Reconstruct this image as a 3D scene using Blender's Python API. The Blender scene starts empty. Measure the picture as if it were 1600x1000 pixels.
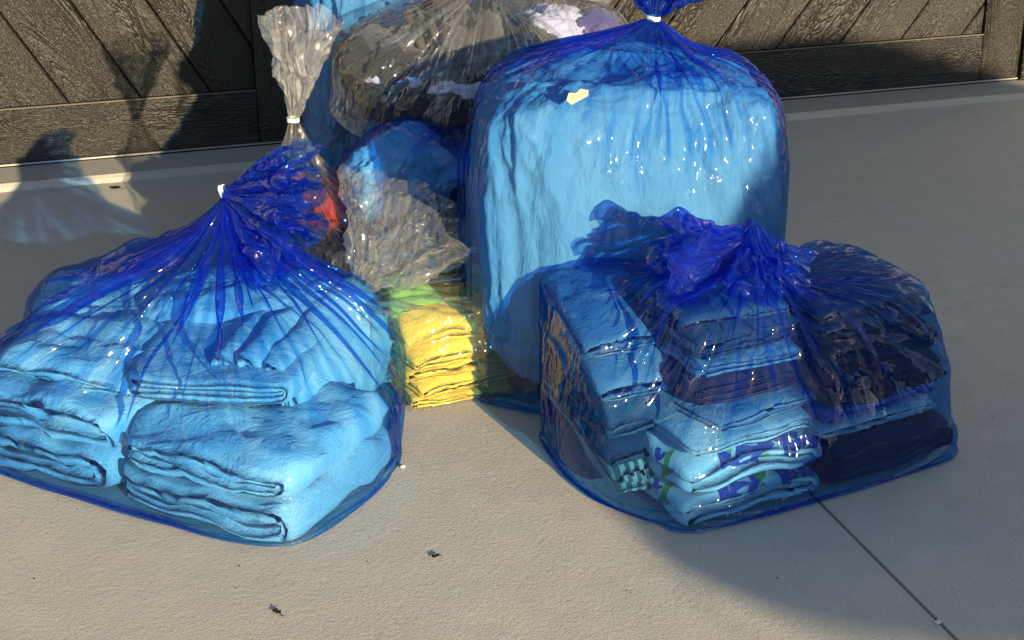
import bpy, math
import numpy as np
from mathutils import Vector, Matrix

rad = math.radians
sc = bpy.context.scene
COL = sc.collection

# ------------------------------------------------------------------ camera
YAW = 17.32                       # the door runs at this angle to the picture plane
cam_d = bpy.data.cameras.new('camera')
cam = bpy.data.objects.new('camera', cam_d)
COL.objects.link(cam)
cam.location = (0, 0, 1.4)
cam.rotation_euler = (rad(90 - 22.86), rad(0.13), 0)
cam_d.sensor_width = 36
cam_d.lens = 54
cam_d.clip_start = 0.05
cam_d.clip_end = 800
sc.camera = cam

# ------------------------------------------------------------------ sky and sun
SUN_AZ, SUN_EL = 150.7, 13.2      # where the sun stands: clockwise from +Y, and height
world = bpy.data.worlds.new('World')
sc.world = world
world.use_nodes = True
wn = world.node_tree
wn.nodes.clear()
wo = wn.nodes.new('ShaderNodeOutputWorld')
wb = wn.nodes.new('ShaderNodeBackground')
ws = wn.nodes.new('ShaderNodeTexSky')
ws.sky_type = 'NISHITA'
ws.sun_disc = False
ws.sun_elevation = rad(SUN_EL)
ws.sun_rotation = rad(SUN_AZ)
ws.air_density = 1.0
ws.dust_density = 0.6
wb.inputs['Strength'].default_value = 0.098
wn.links.new(ws.outputs[0], wb.inputs[0])
wn.links.new(wb.outputs[0], wo.inputs[0])
sun_d = bpy.data.lights.new('sun', 'SUN')
sun_d.energy = 5.0
sun_d.angle = rad(0.53)
sun_d.color = (1.0, 0.81, 0.53)
sun = bpy.data.objects.new('sun', sun_d)
COL.objects.link(sun)
sdir = Vector((math.sin(rad(SUN_AZ)) * math.cos(rad(SUN_EL)), math.cos(rad(SUN_AZ)) * math.cos(rad(SUN_EL)), math.sin(rad(SUN_EL))))
sun.rotation_euler = sdir.to_track_quat('Z', 'Y').to_euler()

sc.view_settings.view_transform = 'Standard'
sc.view_settings.look = 'None'
sc.view_settings.gamma = 1
sc.view_settings.exposure = 0.87
sc.view_settings.use_curve_mapping = False
sc.render.engine = 'CYCLES'
sc.cycles.transparent_max_bounces = 40
sc.cycles.max_bounces = 6
sc.cycles.diffuse_bounces = 3
sc.cycles.glossy_bounces = 2
sc.cycles.transmission_bounces = 4
sc.cycles.sample_clamp_indirect = 4
sc.cycles.caustics_reflective = False
sc.cycles.caustics_refractive = False
try:
    sc.cycles.use_denoising = True
    sc.cycles.denoiser = 'OPENIMAGEDENOISE'
    sc.cycles.denoising_prefilter = 'ACCURATE'
except Exception:
    pass

# ------------------------------------------------------------------ materials
class NT:
    def __init__(s, name):
        s.m = bpy.data.materials.new(name)
        s.m.use_nodes = True
        s.t = s.m.node_tree
        s.t.nodes.clear()
        s.out = s.t.nodes.new('ShaderNodeOutputMaterial')
    def n(s, typ, **kw):
        nd = s.t.nodes.new(typ)
        for k, v in kw.items():
            if k.startswith('_'):
                nd.inputs[k[1:]].default_value = v
            else:
                setattr(nd, k, v)
        return nd
    def l(s, a, b):
        s.t.links.new(a, b)
    def math(s, op, a, b=None, c=None, clamp=False):
        nd = s.t.nodes.new('ShaderNodeMath')
        nd.operation = op
        nd.use_clamp = clamp
        for i, v in enumerate((a, b, c)):
            if v is None:
                continue
            if isinstance(v, (int, float)):
                nd.inputs[i].default_value = v
            else:
                s.l(v, nd.inputs[i])
        return nd.outputs[0]
    def coord(s, which='Object', scale=(1, 1, 1), rot=(0, 0, 0)):
        tc = s.t.nodes.new('ShaderNodeTexCoord')
        mp = s.t.nodes.new('ShaderNodeMapping')
        mp.inputs['Scale'].default_value = scale
        mp.inputs['Rotation'].default_value = rot
        s.l(tc.outputs[which], mp.inputs['Vector'])
        return mp.outputs[0]
    def noise(s, vec, scale, detail=4, rough=0.55, dist=0.0, typ='FBM'):
        nd = s.t.nodes.new('ShaderNodeTexNoise')
        nd.noise_type = typ
        nd.inputs['Scale'].default_value = scale
        nd.inputs['Detail'].default_value = detail
        nd.inputs['Roughness'].default_value = rough
        nd.inputs['Distortion'].default_value = dist
        s.l(vec, nd.inputs['Vector'])
        return nd.outputs[0]
    def ramp(s, fac, stops):
        nd = s.t.nodes.new('ShaderNodeValToRGB')
        cr = nd.color_ramp
        while len(cr.elements) < len(stops):
            cr.elements.new(0.5)
        for e, (p, c) in zip(cr.elements, stops):
            e.position = p
            e.color = c if len(c) == 4 else (*c, 1)
        s.l(fac, nd.inputs[0])
        return nd.outputs[0]
    def mixc(s, fac, a, b, mode='MIX'):
        nd = s.t.nodes.new('ShaderNodeMix')
        nd.data_type = 'RGBA'
        nd.blend_type = mode
        for sock, v in ((nd.inputs[0], fac), (nd.inputs[6], a), (nd.inputs[7], b)):
            if isinstance(v, (int, float)):
                sock.default_value = v
            elif isinstance(v, tuple):
                sock.default_value = v if len(v) == 4 else (*v, 1)
            else:
                s.l(v, sock)
        return nd.outputs[2]
    def bump(s, h, strength, dist, normal=None):
        nd = s.t.nodes.new('ShaderNodeBump')
        nd.inputs['Strength'].default_value = strength
        nd.inputs['Distance'].default_value = dist
        s.l(h, nd.inputs['Height'])
        if normal is not None:
            s.l(normal, nd.inputs['Normal'])
        return nd.outputs[0]
    def principled(s, color, rough=0.8, normal=None, spec=0.5, sheen=0.0):
        p = s.t.nodes.new('ShaderNodeBsdfPrincipled')
        if isinstance(color, tuple):
            p.inputs['Base Color'].default_value = color if len(color) == 4 else (*color, 1)
        else:
            s.l(color, p.inputs['Base Color'])
        if isinstance(rough, (int, float)):
            p.inputs['Roughness'].default_value = rough
        else:
            s.l(rough, p.inputs['Roughness'])
        p.inputs['Specular IOR Level'].default_value = spec
        if sheen:
            p.inputs['Sheen Weight'].default_value = sheen
            p.inputs['Sheen Roughness'].default_value = 0.6
        if normal is not None:
            s.l(normal, p.inputs['Normal'])
        s.l(p.outputs[0], s.out.inputs[0])
        return p


def mat_concrete(name, base=(0.52, 0.495, 0.435), pit=1.35):
    m = NT(name)
    co = m.coord('Object')
    big = m.noise(co, 1.3, 5, 0.6)
    mid = m.noise(co, 14, 4, 0.6)
    fine = m.noise(co, 230, 3, 0.7)
    speck = m.noise(co, 520, 2, 0.6)
    c = m.mixc(m.math('MULTIPLY', big, 0.7), tuple(x * 1.12 for x in base), tuple(x * 0.80 for x in base))
    c = m.mixc(m.ramp(mid, [(0.35, (0, 0, 0)), (0.75, (1, 1, 1))]), c, tuple(x * 0.9 for x in base))
    c = m.mixc(m.ramp(fine, [(0.30, (1, 1, 1)), (0.5, (0, 0, 0))]), c, tuple(x * 0.62 for x in base))
    c = m.mixc(m.ramp(speck, [(0.60, (0, 0, 0)), (0.72, (1, 1, 1))]), c, tuple(min(1, x * 1.35) for x in base))
    stain = m.noise(co, 4.3, 3, 0.5)
    c = m.mixc(m.ramp(stain, [(0.62, (0, 0, 0)), (0.8, (0.55, 0.55, 0.55))]), c, tuple(x * 0.72 for x in base))
    blot = m.noise(co, 0.55, 6, 0.65, 0.6)
    c = m.mixc(m.ramp(blot, [(0.45, (0, 0, 0)), (0.70, (0.6, 0.6, 0.6))]), c, tuple(x * 0.78 for x in base))
    vc = m.n('ShaderNodeTexVoronoi', feature='DISTANCE_TO_EDGE')
    vc.inputs['Scale'].default_value = 0.8
    vd = m.n('ShaderNodeVectorMath', operation='ADD')
    nz = m.n('ShaderNodeTexNoise')
    nz.inputs['Scale'].default_value = 3.0
    nz.inputs['Detail'].default_value = 6
    m.l(co, nz.inputs['Vector'])
    m.l(co, vd.inputs[0])
    m.l(nz.outputs['Color'], vd.inputs[1])
    m.l(vd.outputs[0], vc.inputs['Vector'])
    c = m.mixc(m.ramp(vc.outputs['Distance'], [(0.0, (0.30, 0.30, 0.30)), (0.0016, (0, 0, 0))]), c, tuple(x * 0.5 for x in base))
    grit = m.noise(co, 95, 2, 0.5)
    c = m.mixc(m.ramp(grit, [(0.70, (0, 0, 0)), (0.74, (0.8, 0.8, 0.8))]), c, tuple(x * 0.45 for x in base))
    h = m.math('ADD', m.math('MULTIPLY', fine, 0.8), m.math('MULTIPLY', speck, 0.35))
    h = m.math('ADD', h, m.math('MULTIPLY', m.noise(co, 90, 3, 0.6), 0.9))
    n = m.bump(h, 0.55 * pit, 0.0016)
    n = m.bump(m.noise(co, 9, 3, 0.5), 0.25, 0.006, n)
    m.principled(c, 0.9, n, 0.25)
    return m.m


def mat_door(name, tint=1.0, along_x=True, strength=1.0):
    m = NT(name)
    tc = m.n('ShaderNodeTexCoord')
    oi = m.n('ShaderNodeObjectInfo')
    add = m.n('ShaderNodeVectorMath', operation='ADD')
    sc_ = m.n('ShaderNodeVectorMath', operation='SCALE')
    m.l(oi.outputs['Random'], sc_.inputs['Scale'])
    sc_.inputs[0].default_value = (37.0, 11.0, 23.0)
    m.l(tc.outputs['Object'], add.inputs[0])
    m.l(sc_.outputs[0], add.inputs[1])
    mp = m.n('ShaderNodeMapping')
    mp.inputs['Scale'].default_value = (1.0, 1.0, 6.0)
    m.l(add.outputs[0], mp.inputs['Vector'])
    # coarse cathedral grain: rings of a distorted stretched field
    warp = m.noise(mp.outputs[0], 2.2, 3, 0.5, 0.6)
    g = m.math('MULTIPLY', warp, 84.0)
    rings = m.math('ABSOLUTE', m.math('SINE', g))
    rings = m.math('POWER', rings, 0.55)
    mp2 = m.n('ShaderNodeMapping')
    mp2.inputs['Scale'].default_value = (1.0, 1.0, 3.2)
    m.l(add.outputs[0], mp2.inputs['Vector'])
    rip = m.noise(mp2.outputs[0], 75, 3, 0.6, 0.8)
    mask = m.ramp(m.noise(mp.outputs[0], 1.4, 2, 0.5), [(0.42, (0, 0, 0)), (0.58, (1, 1, 1))])
    sep = m.n('ShaderNodeSeparateColor')
    m.l(mask, sep.inputs[0])
    mk_ = sep.outputs[0]
    h = m.math('ADD', m.math('MULTIPLY', rings, m.math('MULTIPLY_ADD', mk_, 0.75, 0.15)),
               m.math('MULTIPLY', rip, m.math('MULTIPLY_ADD', mk_, -0.7, 1.3)))
    h = m.math('ADD', h, m.math('MULTIPLY', m.noise(add.outputs[0], 160, 2, 0.6), 0.35))
    n = m.bump(h, 0.95 * strength, 0.0036)
    dust = m.ramp(m.noise(add.outputs[0], 7, 4, 0.6), [(0.4, (0, 0, 0)), (0.75, (1, 1, 1))])
    base = m.mixc(dust, (0.013 * tint, 0.0115 * tint, 0.009 * tint), (0.026 * tint, 0.0222 * tint, 0.016 * tint))
    c = m.mixc(m.ramp(h, [(0.35, (1, 1, 1)), (0.75, (0, 0, 0))]), base, (0.008 * tint, 0.0075 * tint, 0.007 * tint))
    vr = m.n('ShaderNodeCombineColor')
    tone = m.math('MULTIPLY_ADD', oi.outputs['Random'], 0.55, 0.72)
    for k_ in range(3):
        m.l(tone, vr.inputs[k_])
    c = m.mixc(1.0, c, vr.outputs[0], 'MULTIPLY')
    m.principled(c, 0.42, n, 0.5)
    return m.m


def mat_plain(name, color, rough=0.6, spec=0.5, metal=0.0, bump=0.0, bscale=60):
    m = NT(name)
    co = m.coord('Object')
    c = m.mixc(m.math('MULTIPLY', m.noise(co, 9, 4), 0.5), color, tuple(x * 0.75 for x in color))
    n = m.bump(m.noise(co, bscale, 3), 0.5, bump) if bump else None
    p = m.principled(c, rough, n, spec)
    p.inputs['Metallic'].default_value = metal
    return m.m


def mat_cloth(name, color, kind='towel', color2=None):
    """woven or terry cloth: colour, a slight mottling, weave or loop relief"""
    m = NT(name)
    co = m.coord('Object')
    mott = m.noise(co, 11, 4, 0.6)
    c = m.mixc(m.math('MULTIPLY', mott, 0.55), color, tuple(x * 0.78 for x in color))
    if kind == 'terry':
        v = m.noise(co, 330, 2, 0.7)
        c = m.mixc(m.ramp(v, [(0.3, (1, 1, 1)), (0.55, (0, 0, 0))]), c, tuple(x * 0.55 for x in color))
        h = m.math('ADD', m.math('MULTIPLY', v, 1.0), m.math('MULTIPLY', m.noise(co, 26, 4, 0.6), 2.4))
        n = m.bump(h, 0.8, 0.0026)
    elif kind == 'print':
        mp = m.coord('Object', (1, 1, 1.4), (0.3, 0.2, 0.5))
        a = m.noise(mp, 13, 2, 0.45, 1.2)
        b = m.noise(mp, 17, 1, 0.4, 0.8)
        c = m.mixc(m.ramp(a, [(0.54, (0, 0, 0)), (0.56, (1, 1, 1))]), c, color2 or (0.04, 0.06, 0.30))
        c = m.mixc(m.ramp(b, [(0.69, (0, 0, 0)), (0.705, (1, 1, 1))]), c, (0.22, 0.46, 0.05))
        h = m.math('ADD', m.math('MULTIPLY', m.noise(co, 300, 2, 0.7), 0.8), m.math('MULTIPLY', m.noise(co, 30, 4, 0.6), 2.0))
        n = m.bump(h, 0.7, 0.0022)
    elif kind == 'stripe':
        w = m.n('ShaderNodeTexWave', wave_type='BANDS', bands_direction='X')
        w.inputs['Scale'].default_value = 17
        w.inputs['Distortion'].default_value = 1.4
        w.inputs['Detail'].default_value = 1.0
        m.l(co, w.inputs['Vector'])
        c = m.mixc(m.ramp(w.outputs[0], [(0.45, (0, 0, 0)), (0.55, (1, 1, 1))]), c, color2 or (0.3, 0.3, 0.1))
        n = m.bump(m.noise(co, 40, 4, 0.6), 0.7, 0.004)
    elif kind == 'denim':
        h = m.math('ADD', m.math('MULTIPLY', m.noise(co, 420, 2, 0.6), 0.4), m.math('MULTIPLY', m.noise(co, 22, 5, 0.62, 0.8), 2.8))
        n = m.bump(h, 0.75, 0.0032)
    elif kind == 'silk':
        mp = m.coord('Object', (1, 1, 0.35))
        h = m.math('ADD', m.math('MULTIPLY', m.noise(mp, 26, 4, 0.55, 0.6), 2.4), m.math('MULTIPLY', m.noise(co, 8, 3, 0.5, 1.0), 2.0))
        n = m.bump(h, 0.8, 0.006)
    else:
        h = m.math('ADD', m.math('MULTIPLY', m.noise(co, 200, 2, 0.6), 0.5), m.math('MULTIPLY', m.noise(co, 18, 5, 0.62, 1.2), 3.2))
        n = m.bump(h, 0.75, 0.0036)
    m.principled(c, 0.85 if kind != 'silk' else 0.6, n, 0.2 if kind != 'silk' else 0.35, 0.0 if kind == 'silk' else 0.15)
    return m.m


def mat_film(name, T, scatter, fac, rough=0.09, crease=1.0, fold_len=0.42, gloss=1.15, gcap=0.20):
    """thin polyethylene film: tinted see-through, a little scattering, thin sharp gloss"""
    m = NT(name)
    uv = m.n('ShaderNodeUVMap')
    uv.uv_map = 'film_uv'
    def mapped(sx, sy):
        mp = m.n('ShaderNodeMapping')
        mp.inputs['Scale'].default_value = (sx, sy, 1)
        m.l(uv.outputs[0], mp.inputs['Vector'])
        return mp.outputs[0]
    # long fine creases along the length of the bag, short crackle between them
    long_ = m.noise(mapped(1.0, 0.16), 46, 4, 0.55, 0.35, 'RIDGED_MULTIFRACTAL')
    crack = m.noise(mapped(1.0, 0.75), 21, 4, 0.6, 0.9, 'RIDGED_MULTIFRACTAL')
    soft = m.noise(mapped(1.0, 0.5), 9, 3, 0.5, 0.5)
    fine = m.noise(mapped(1.0, 0.8), 120, 2, 0.5)
    h = m.math('ADD', m.math('MULTIPLY', long_, 0.50), m.math('MULTIPLY', crack, 0.70))
    h = m.math('ADD', h, m.math('MULTIPLY', soft, 0.45))
    h = m.math('ADD', h, m.math('MULTIPLY', fine, 0.03))
    # crumpled facets: cells with sharp borders, drawn out along the bag
    wob = m.n('ShaderNodeTexNoise')
    wob.inputs['Scale'].default_value = 12
    m.l(mapped(1.0, 0.5), wob.inputs['Vector'])
    wv = m.n('ShaderNodeVectorMath', operation='SCALE')
    wv.inputs['Scale'].default_value = 0.09
    m.l(wob.outputs['Color'], wv.inputs[0])
    for (sx, sy, sc_, wgt) in ((1.0, 0.42, 26, 1.15), (1.0, 0.6, 58, 0.55)):
        va = m.n('ShaderNodeVectorMath', operation='ADD')
        m.l(mapped(sx, sy), va.inputs[0])
        m.l(wv.outputs[0], va.inputs[1])
        vo = m.n('ShaderNodeTexVoronoi', feature='F1')
        vo.inputs['Scale'].default_value = sc_
        m.l(va.outputs[0], vo.inputs['Vector'])
        h = m.math('ADD', h, m.math('MULTIPLY', vo.outputs['Distance'], wgt))
    nrm = m.bump(h, 0.9, 0.0048 * crease)
    # where the film lies folded over itself it is three layers thick
    fold = m.noise(mapped(1.0, 0.13), 19, 3, 0.55, 0.4)
    fm = m.n('ShaderNodeSeparateColor')
    m.l(m.ramp(fold, [(0.60, (0, 0, 0)), (0.63, (1, 1, 1))]), fm.inputs[0])
    sxyz = m.n('ShaderNodeSeparateXYZ')
    m.l(uv.outputs[0], sxyz.inputs[0])
    near = m.math('SUBTRACT', 1.0, m.math('DIVIDE', sxyz.outputs[1], fold_len), clamp=True)
    foldf = m.math('MULTIPLY', fm.outputs[0], near)
    lw = m.n('ShaderNodeLayerWeight')
    lw.inputs['Blend'].default_value = 0.5
    cosv = m.math('MAXIMUM', m.math('SUBTRACT', 1.0, lw.outputs['Facing']), 0.55)
    inv = m.math('MULTIPLY', m.math('DIVIDE', 1.0, cosv), m.math('ADD', m.math('MULTIPLY_ADD', foldf, 1.3, 1.0), m.math('MULTIPLY', near, 0.25)))
    pw = m.n('ShaderNodeVectorMath', operation='POWER')
    pw.inputs[0].default_value = T
    cmb = m.n('ShaderNodeCombineXYZ')
    for i in range(3):
        m.l(inv, cmb.inputs[i])
    m.l(cmb.outputs[0], pw.inputs[1])
    tr = m.n('ShaderNodeBsdfTransparent')
    m.l(pw.outputs[0], tr.inputs[0])
    df = m.n('ShaderNodeBsdfDiffuse')
    df.inputs[0].default_value = (*scatter, 1)
    tl = m.n('ShaderNodeBsdfTranslucent')
    tl.inputs[0].default_value = (*scatter, 1)
    m.l(nrm, df.inputs['Normal'])
    mx = m.n('ShaderNodeMixShader')
    mx.inputs[0].default_value = 0.5
    m.l(df.outputs[0], mx.inputs[1])
    m.l(tl.outputs[0], mx.inputs[2])
    mix1 = m.n('ShaderNodeMixShader')
    # stretched, whitened film scatters more along its creases
    cr = m.ramp(long_, [(0.45, (0, 0, 0)), (1.1 if False else 0.95, (1, 1, 1))])
    sep = m.n('ShaderNodeSeparateColor')
    m.l(cr, sep.inputs[0])
    f = m.math('ADD', m.math('MULTIPLY', inv, m.math('MULTIPLY', m.math('MULTIPLY_ADD', near, 1.1, 0.6), fac)), m.math('MULTIPLY', sep.outputs[0], fac * 1.0), clamp=True)
    m.l(m.math('MINIMUM', f, 0.75), mix1.inputs[0])
    m.l(tr.outputs[0], mix1.inputs[1])
    m.l(mx.outputs[0], mix1.inputs[2])
    geo = m.n('ShaderNodeNewGeometry')
    ior = m.math('MULTIPLY_ADD', geo.outputs['Backfacing'], 0.6667 - 1.5, 1.5)
    fr = m.n('ShaderNodeFresnel')
    m.l(ior, fr.inputs['IOR'])
    gl = m.n('ShaderNodeBsdfGlossy')
    gl.inputs['Color'].default_value = (1, 1, 1, 1)
    gl.inputs['Roughness'].default_value = rough
    m.l(nrm, gl.inputs['Normal'])
    mix2 = m.n('ShaderNodeMixShader')
    m.l(m.math('MINIMUM', m.math('MULTIPLY', fr.outputs[0], gloss), gcap), mix2.inputs[0])
    m.l(mix1.outputs[0], mix2.inputs[1])
    m.l(gl.outputs[0], mix2.inputs[2])
    m.l(mix2.outputs[0], m.out.inputs[0])
    return m.m


M = {}
M['concrete'] = mat_concrete('driveway_concrete')
M['slab'] = mat_concrete('garage_floor_concrete', (0.40, 0.375, 0.325), 0.6)
M['lip'] = mat_concrete('troweled_lip', (0.47, 0.44, 0.38), 1.3)
M['soil'] = mat_plain('dry_soil', (0.12, 0.10, 0.07), 0.95, 0.2, bump=0.01)
M['joint'] = mat_plain('joint_filler', (0.015, 0.013, 0.012), 0.95, 0.1)
M['door'] = mat_door('dark_embossed_wood')
M['trimline'] = mat_plain('dusty_edge', (0.13, 0.11, 0.08), 0.6, 0.4)
M['seal'] = mat_plain('black_rubber', (0.012, 0.012, 0.012), 0.7, 0.3)
M['alu'] = mat_plain('aluminium_retainer', (0.55, 0.53, 0.50), 0.4, 0.5, 0.7)
M['stucco'] = mat_plain('pale_stucco', (0.45, 0.42, 0.36), 0.9, 0.2, bump=0.002, bscale=140)
M['blue'] = mat_film('blue_film', (0.44, 0.74, 0.96), (0.015, 0.05, 0.72), 0.075, 0.045, 0.85, gloss=0.75, gcap=.11)
M['blue_top'] = mat_film('blue_film_gathered', (0.42, 0.68, 0.95), (0.02, 0.08, 0.80), 0.075, 0.03, 1.7)
M['clear'] = mat_film('clear_film', (0.97, 0.975, 0.97), (0.93, 0.93, 0.92), 0.026, 0.04, 1.6, gloss=1.7, gcap=.32)
M['clear_mid'] = mat_film('clear_film_crumpled', (0.96, 0.965, 0.96), (0.97, 0.97, 0.97), 0.055, 0.035, 2.4, gloss=2.4, gcap=.5)
M['clear_top'] = mat_film('clear_film_gathered', (0.95, 0.955, 0.95), (0.97, 0.97, 0.97), 0.11, 0.035, 2.4, gloss=2.4, gcap=.5)
M['tie'] = mat_plain('white_twist_tie', (0.80, 0.80, 0.76), 0.5)
M['white'] = mat_cloth('white_cotton', (0.84, 0.84, 0.83), 'cotton')
M['white_terry'] = mat_cloth('white_terry', (0.83, 0.82, 0.80), 'terry')
M['grey_white'] = mat_cloth('pale_grey_cotton', (0.70, 0.71, 0.73), 'cotton')
M['comforter'] = mat_cloth('white_comforter', (0.45, 0.47, 0.50), 'silk')
M['navy'] = mat_cloth('navy_cotton', (0.014, 0.018, 0.045), 'denim')
M['navy_terry'] = mat_cloth('navy_terry', (0.01, 0.016, 0.05), 'terry')
M['slate'] = mat_cloth('slate_towel', (0.07, 0.08, 0.11), 'terry')
M['grey'] = mat_cloth('grey_knit', (0.15, 0.17, 0.21), 'terry')
M['ltgrey'] = mat_cloth('light_grey_cotton', (0.30, 0.34, 0.42), 'cotton')
M['maroon'] = mat_cloth('maroon_towel', (0.15, 0.022, 0.04), 'terry')
M['denim'] = mat_cloth('blue_denim', (0.05, 0.085, 0.16), 'denim')
M['blue_cloth'] = mat_cloth('bright_blue_cloth', (0.05, 0.14, 0.60), 'cotton')
M['print'] = mat_cloth('leaf_print_towel', (0.80, 0.82, 0.78), 'print', (0.10, 0.09, 0.36))
M['stripe'] = mat_cloth('striped_knit', (0.52, 0.50, 0.36), 'stripe', (0.10, 0.12, 0.10))
M['yellow'] = mat_cloth('yellow_towel', (0.92, 0.74, 0.10), 'terry')
M['green'] = mat_cloth('green_towel', (0.28, 0.72, 0.16), 'terry')
M['black'] = mat_cloth('black_cotton', (0.009, 0.009, 0.010), 'cotton')
M['charcoal'] = mat_cloth('charcoal_cotton', (0.016, 0.016, 0.018), 'cotton')
M['taupe'] = mat_cloth('taupe_knit', (0.06, 0.058, 0.058), 'cotton')
M['red'] = mat_cloth('red_cotton', (0.50, 0.035, 0.025), 'cotton')
M['cream'] = mat_cloth('cream_cotton', (0.66, 0.60, 0.48), 'cotton')
M['lavender'] = mat_cloth('lavender_cotton', (0.42, 0.44, 0.68), 'cotton')
M['indigo'] = mat_cloth('indigo_cotton', (0.045, 0.035, 0.16), 'cotton')
M['paper'] = mat_plain('cream_paper', (0.60, 0.55, 0.34), 0.8, 0.2)
M['ink'] = mat_plain('dark_ink', (0.05, 0.06, 0.03), 0.8, 0.2)
M['leaf'] = mat_plain('dry_leaf', (0.05, 0.045, 0.02), 0.8, 0.2)
M['bark'] = mat_plain('dry_twig', (0.025, 0.018, 0.012), 0.8, 0.2)
M['pebble'] = mat_plain('white_pebble', (0.7, 0.68, 0.62), 0.7, 0.3)

# ------------------------------------------------------------------ helpers
def link(o, parent=None):
    COL.objects.link(o)
    if parent is not None:
        o.parent = parent
    return o


def tag(o, label, cat, group=None):
    o['label'] = label
    o['category'] = cat
    if group:
        o['group'] = group
    return o


def struct(o):
    o['kind'] = 'structure'
    return o


def empty(name, loc=(0, 0, 0), rz=0.0, parent=None):
    o = bpy.data.objects.new(name, None)
    o.empty_display_size = 0.1
    o.location = loc
    o.rotation_euler = (0, 0, rz)
    return link(o, parent)


def mesh(name, V, F, mat, parent=None, smooth=False, uv=None, loc=None, rot=None):
    me = bpy.data.meshes.new(name)
    V = np.asarray(V, float)
    me.from_pydata(V.tolist(), [], [list(map(int, f)) for f in F] if not isinstance(F, np.ndarray) else F.tolist())
    if uv is not None:
        layer = me.uv_layers.new(name='film_uv')
        li = np.empty(len(me.loops), dtype=np.int32)
        me.loops.foreach_get('vertex_index', li)
        if isinstance(uv, tuple):      # per-loop array already in order
            layer.data.foreach_set('uv', uv[0].ravel())
        else:
            layer.data.foreach_set('uv', np.asarray(uv, np.float32)[li].ravel())
    me.materials.append(mat)
    if smooth:
        me.polygons.foreach_set('use_smooth', np.ones(len(me.polygons), bool))
    me.update()
    o = bpy.data.objects.new(name, me)
    if loc is not None:
        o.location = loc
    if rot is not None:
        o.rotation_euler = rot
    return link(o, parent)


def box_vf(x0, x1, y0, y1, z0, z1):
    V = [(x0, y0, z0), (x1, y0, z0), (x1, y1, z0), (x0, y1, z0), (x0, y0, z1), (x1, y0, z1), (x1, y1, z1), (x0, y1, z1)]
    F = [(0, 3, 2, 1), (4, 5, 6, 7), (0, 1, 5, 4), (1, 2, 6, 5), (2, 3, 7, 6), (3, 0, 4, 7)]
    return V, F


def box(name, b, mat, parent=None, bevel=0.0):
    V, F = box_vf(*b)
    o = mesh(name, V, F, mat, parent)
    if bevel:
        md = o.modifiers.new('bevel', 'BEVEL')
        md.width = bevel
        md.segments = 2
        md.limit_method = 'ANGLE'
    return o


def grid_faces(nr, nc, periodic):
    i = np.arange(nr - 1)[:, None]
    j = np.arange(nc if periodic else nc - 1)[None, :]
    a = i * nc + j
    b = i * nc + (j + 1) % nc
    return np.stack([a, b, b + nc, a + nc], -1).reshape(-1, 4)


def fbm(P, scale, seed, octaves=3, ridged=False):
    """cheap smooth pseudo-noise from warped sine gratings, about -1..1"""
    rg = np.random.RandomState(seed)
    out = np.zeros(P.shape[:-1])
    amp, tot = 1.0, 0.0
    Q = P / scale
    for o in range(octaves):
        s = np.zeros(P.shape[:-1])
        for k in range(5):
            d = rg.normal(size=P.shape[-1])
            d /= np.linalg.norm(d)
            w = rg.normal(size=P.shape[-1])
            w /= np.linalg.norm(w)
            s += np.sin(2 * np.pi * (Q @ d) * rg.uniform(0.7, 1.3) + rg.uniform(0, 6.28) + 0.9 * np.sin(2 * np.pi * 0.6 * (Q @ w) + rg.uniform(0, 6.28)))
        s /= 2.2
        if ridged:
            s = 1 - 2 * np.abs(np.clip(s, -1, 1))
        out += s * amp
        tot += amp
        amp *= 0.5
        Q = Q * 2.03
    return out / tot


# ------------------------------------------------------------------ setting
WR = rad(YAW)
def wc(x, y, z=0.0):
    """a point given along and out from the garage wall, in the scene's axes"""
    return (math.cos(WR) * x - math.sin(WR) * y, math.sin(WR) * x + math.cos(WR) * y, z)


def slab(name, b, mat, parent=None, chamfer=0.004):
    o = box(name, b, mat, parent, chamfer)
    o.rotation_euler = (0, 0, WR) if parent is None else (0, 0, 0)
    return o


g = mesh('ground', [(-400, -400, -0.12), (400, -400, -0.12), (400, 400, -0.12), (-400, 400, -0.12)], [(0, 1, 2, 3)], M['soil'])
struct(g)
drv = empty('driveway', (0, 0, 0), WR)
struct(drv)
JX, JW = 1.267, 0.0032
for (x0, x1) in ((-6.0, JX - JW), (JX + JW, 6.0)):
    for (y0, y1) in ((-7.0, -1.503), (-1.497, 4.545)):
        box('concrete_slab', (x0, x1, y0, y1, -0.11, 0.0), M['concrete'], drv, 0.0022)
box('joint_filler', (JX - JW - .001, JX + JW + .001, -7.0, 4.54, -0.10, -0.012), M['joint'], drv)
gs = empty('garage_floor', (0, 0, 0), WR)
struct(gs)
box('floor_slab', (-6, 6, 4.562, 9.5, -0.11, 0.020), M['slab'], gs)
# the troweled lip between driveway and garage floor: a sloping face with an uneven foot
nx = 600
xs = np.linspace(-6, 6, nx)
P1 = np.stack([xs, xs * 0 + 4.5455, xs * 0], 1)
e = fbm(P1, 0.45, 5, 4)
prof = [(4.5452 , -0.05), (4.5455, 0.001), (4.552, 0.012), (4.5615, 0.0203), (4.5622, -0.05)]
V = []
for k, (yy, zz) in enumerate(prof):
    off = e * (0.0035 if k in (1, 2) else 0.0) * -1 - (0.002 if k in (1,) else 0)
    V.append(np.stack([xs, yy + off, xs * 0 + zz], 1))
V = np.concatenate(V)
mesh('concrete_lip', V, grid_faces(len(prof), nx, False)[:, ::-1], M['lip'], gs)

# ---- garage door -------------------------------------------------------
door = empty('garage_door', wc(0, 4.722, 0.02), WR)
tag(door, 'dark brown embossed wood grain garage door with slanted boards behind the bags', 'garage door')
ZR = 0.178                           # top of the bottom rail above the garage floor
XL, XS0, XS1, XR, XE = -1.79, 0.634, 0.820, 3.243, 3.404


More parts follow.
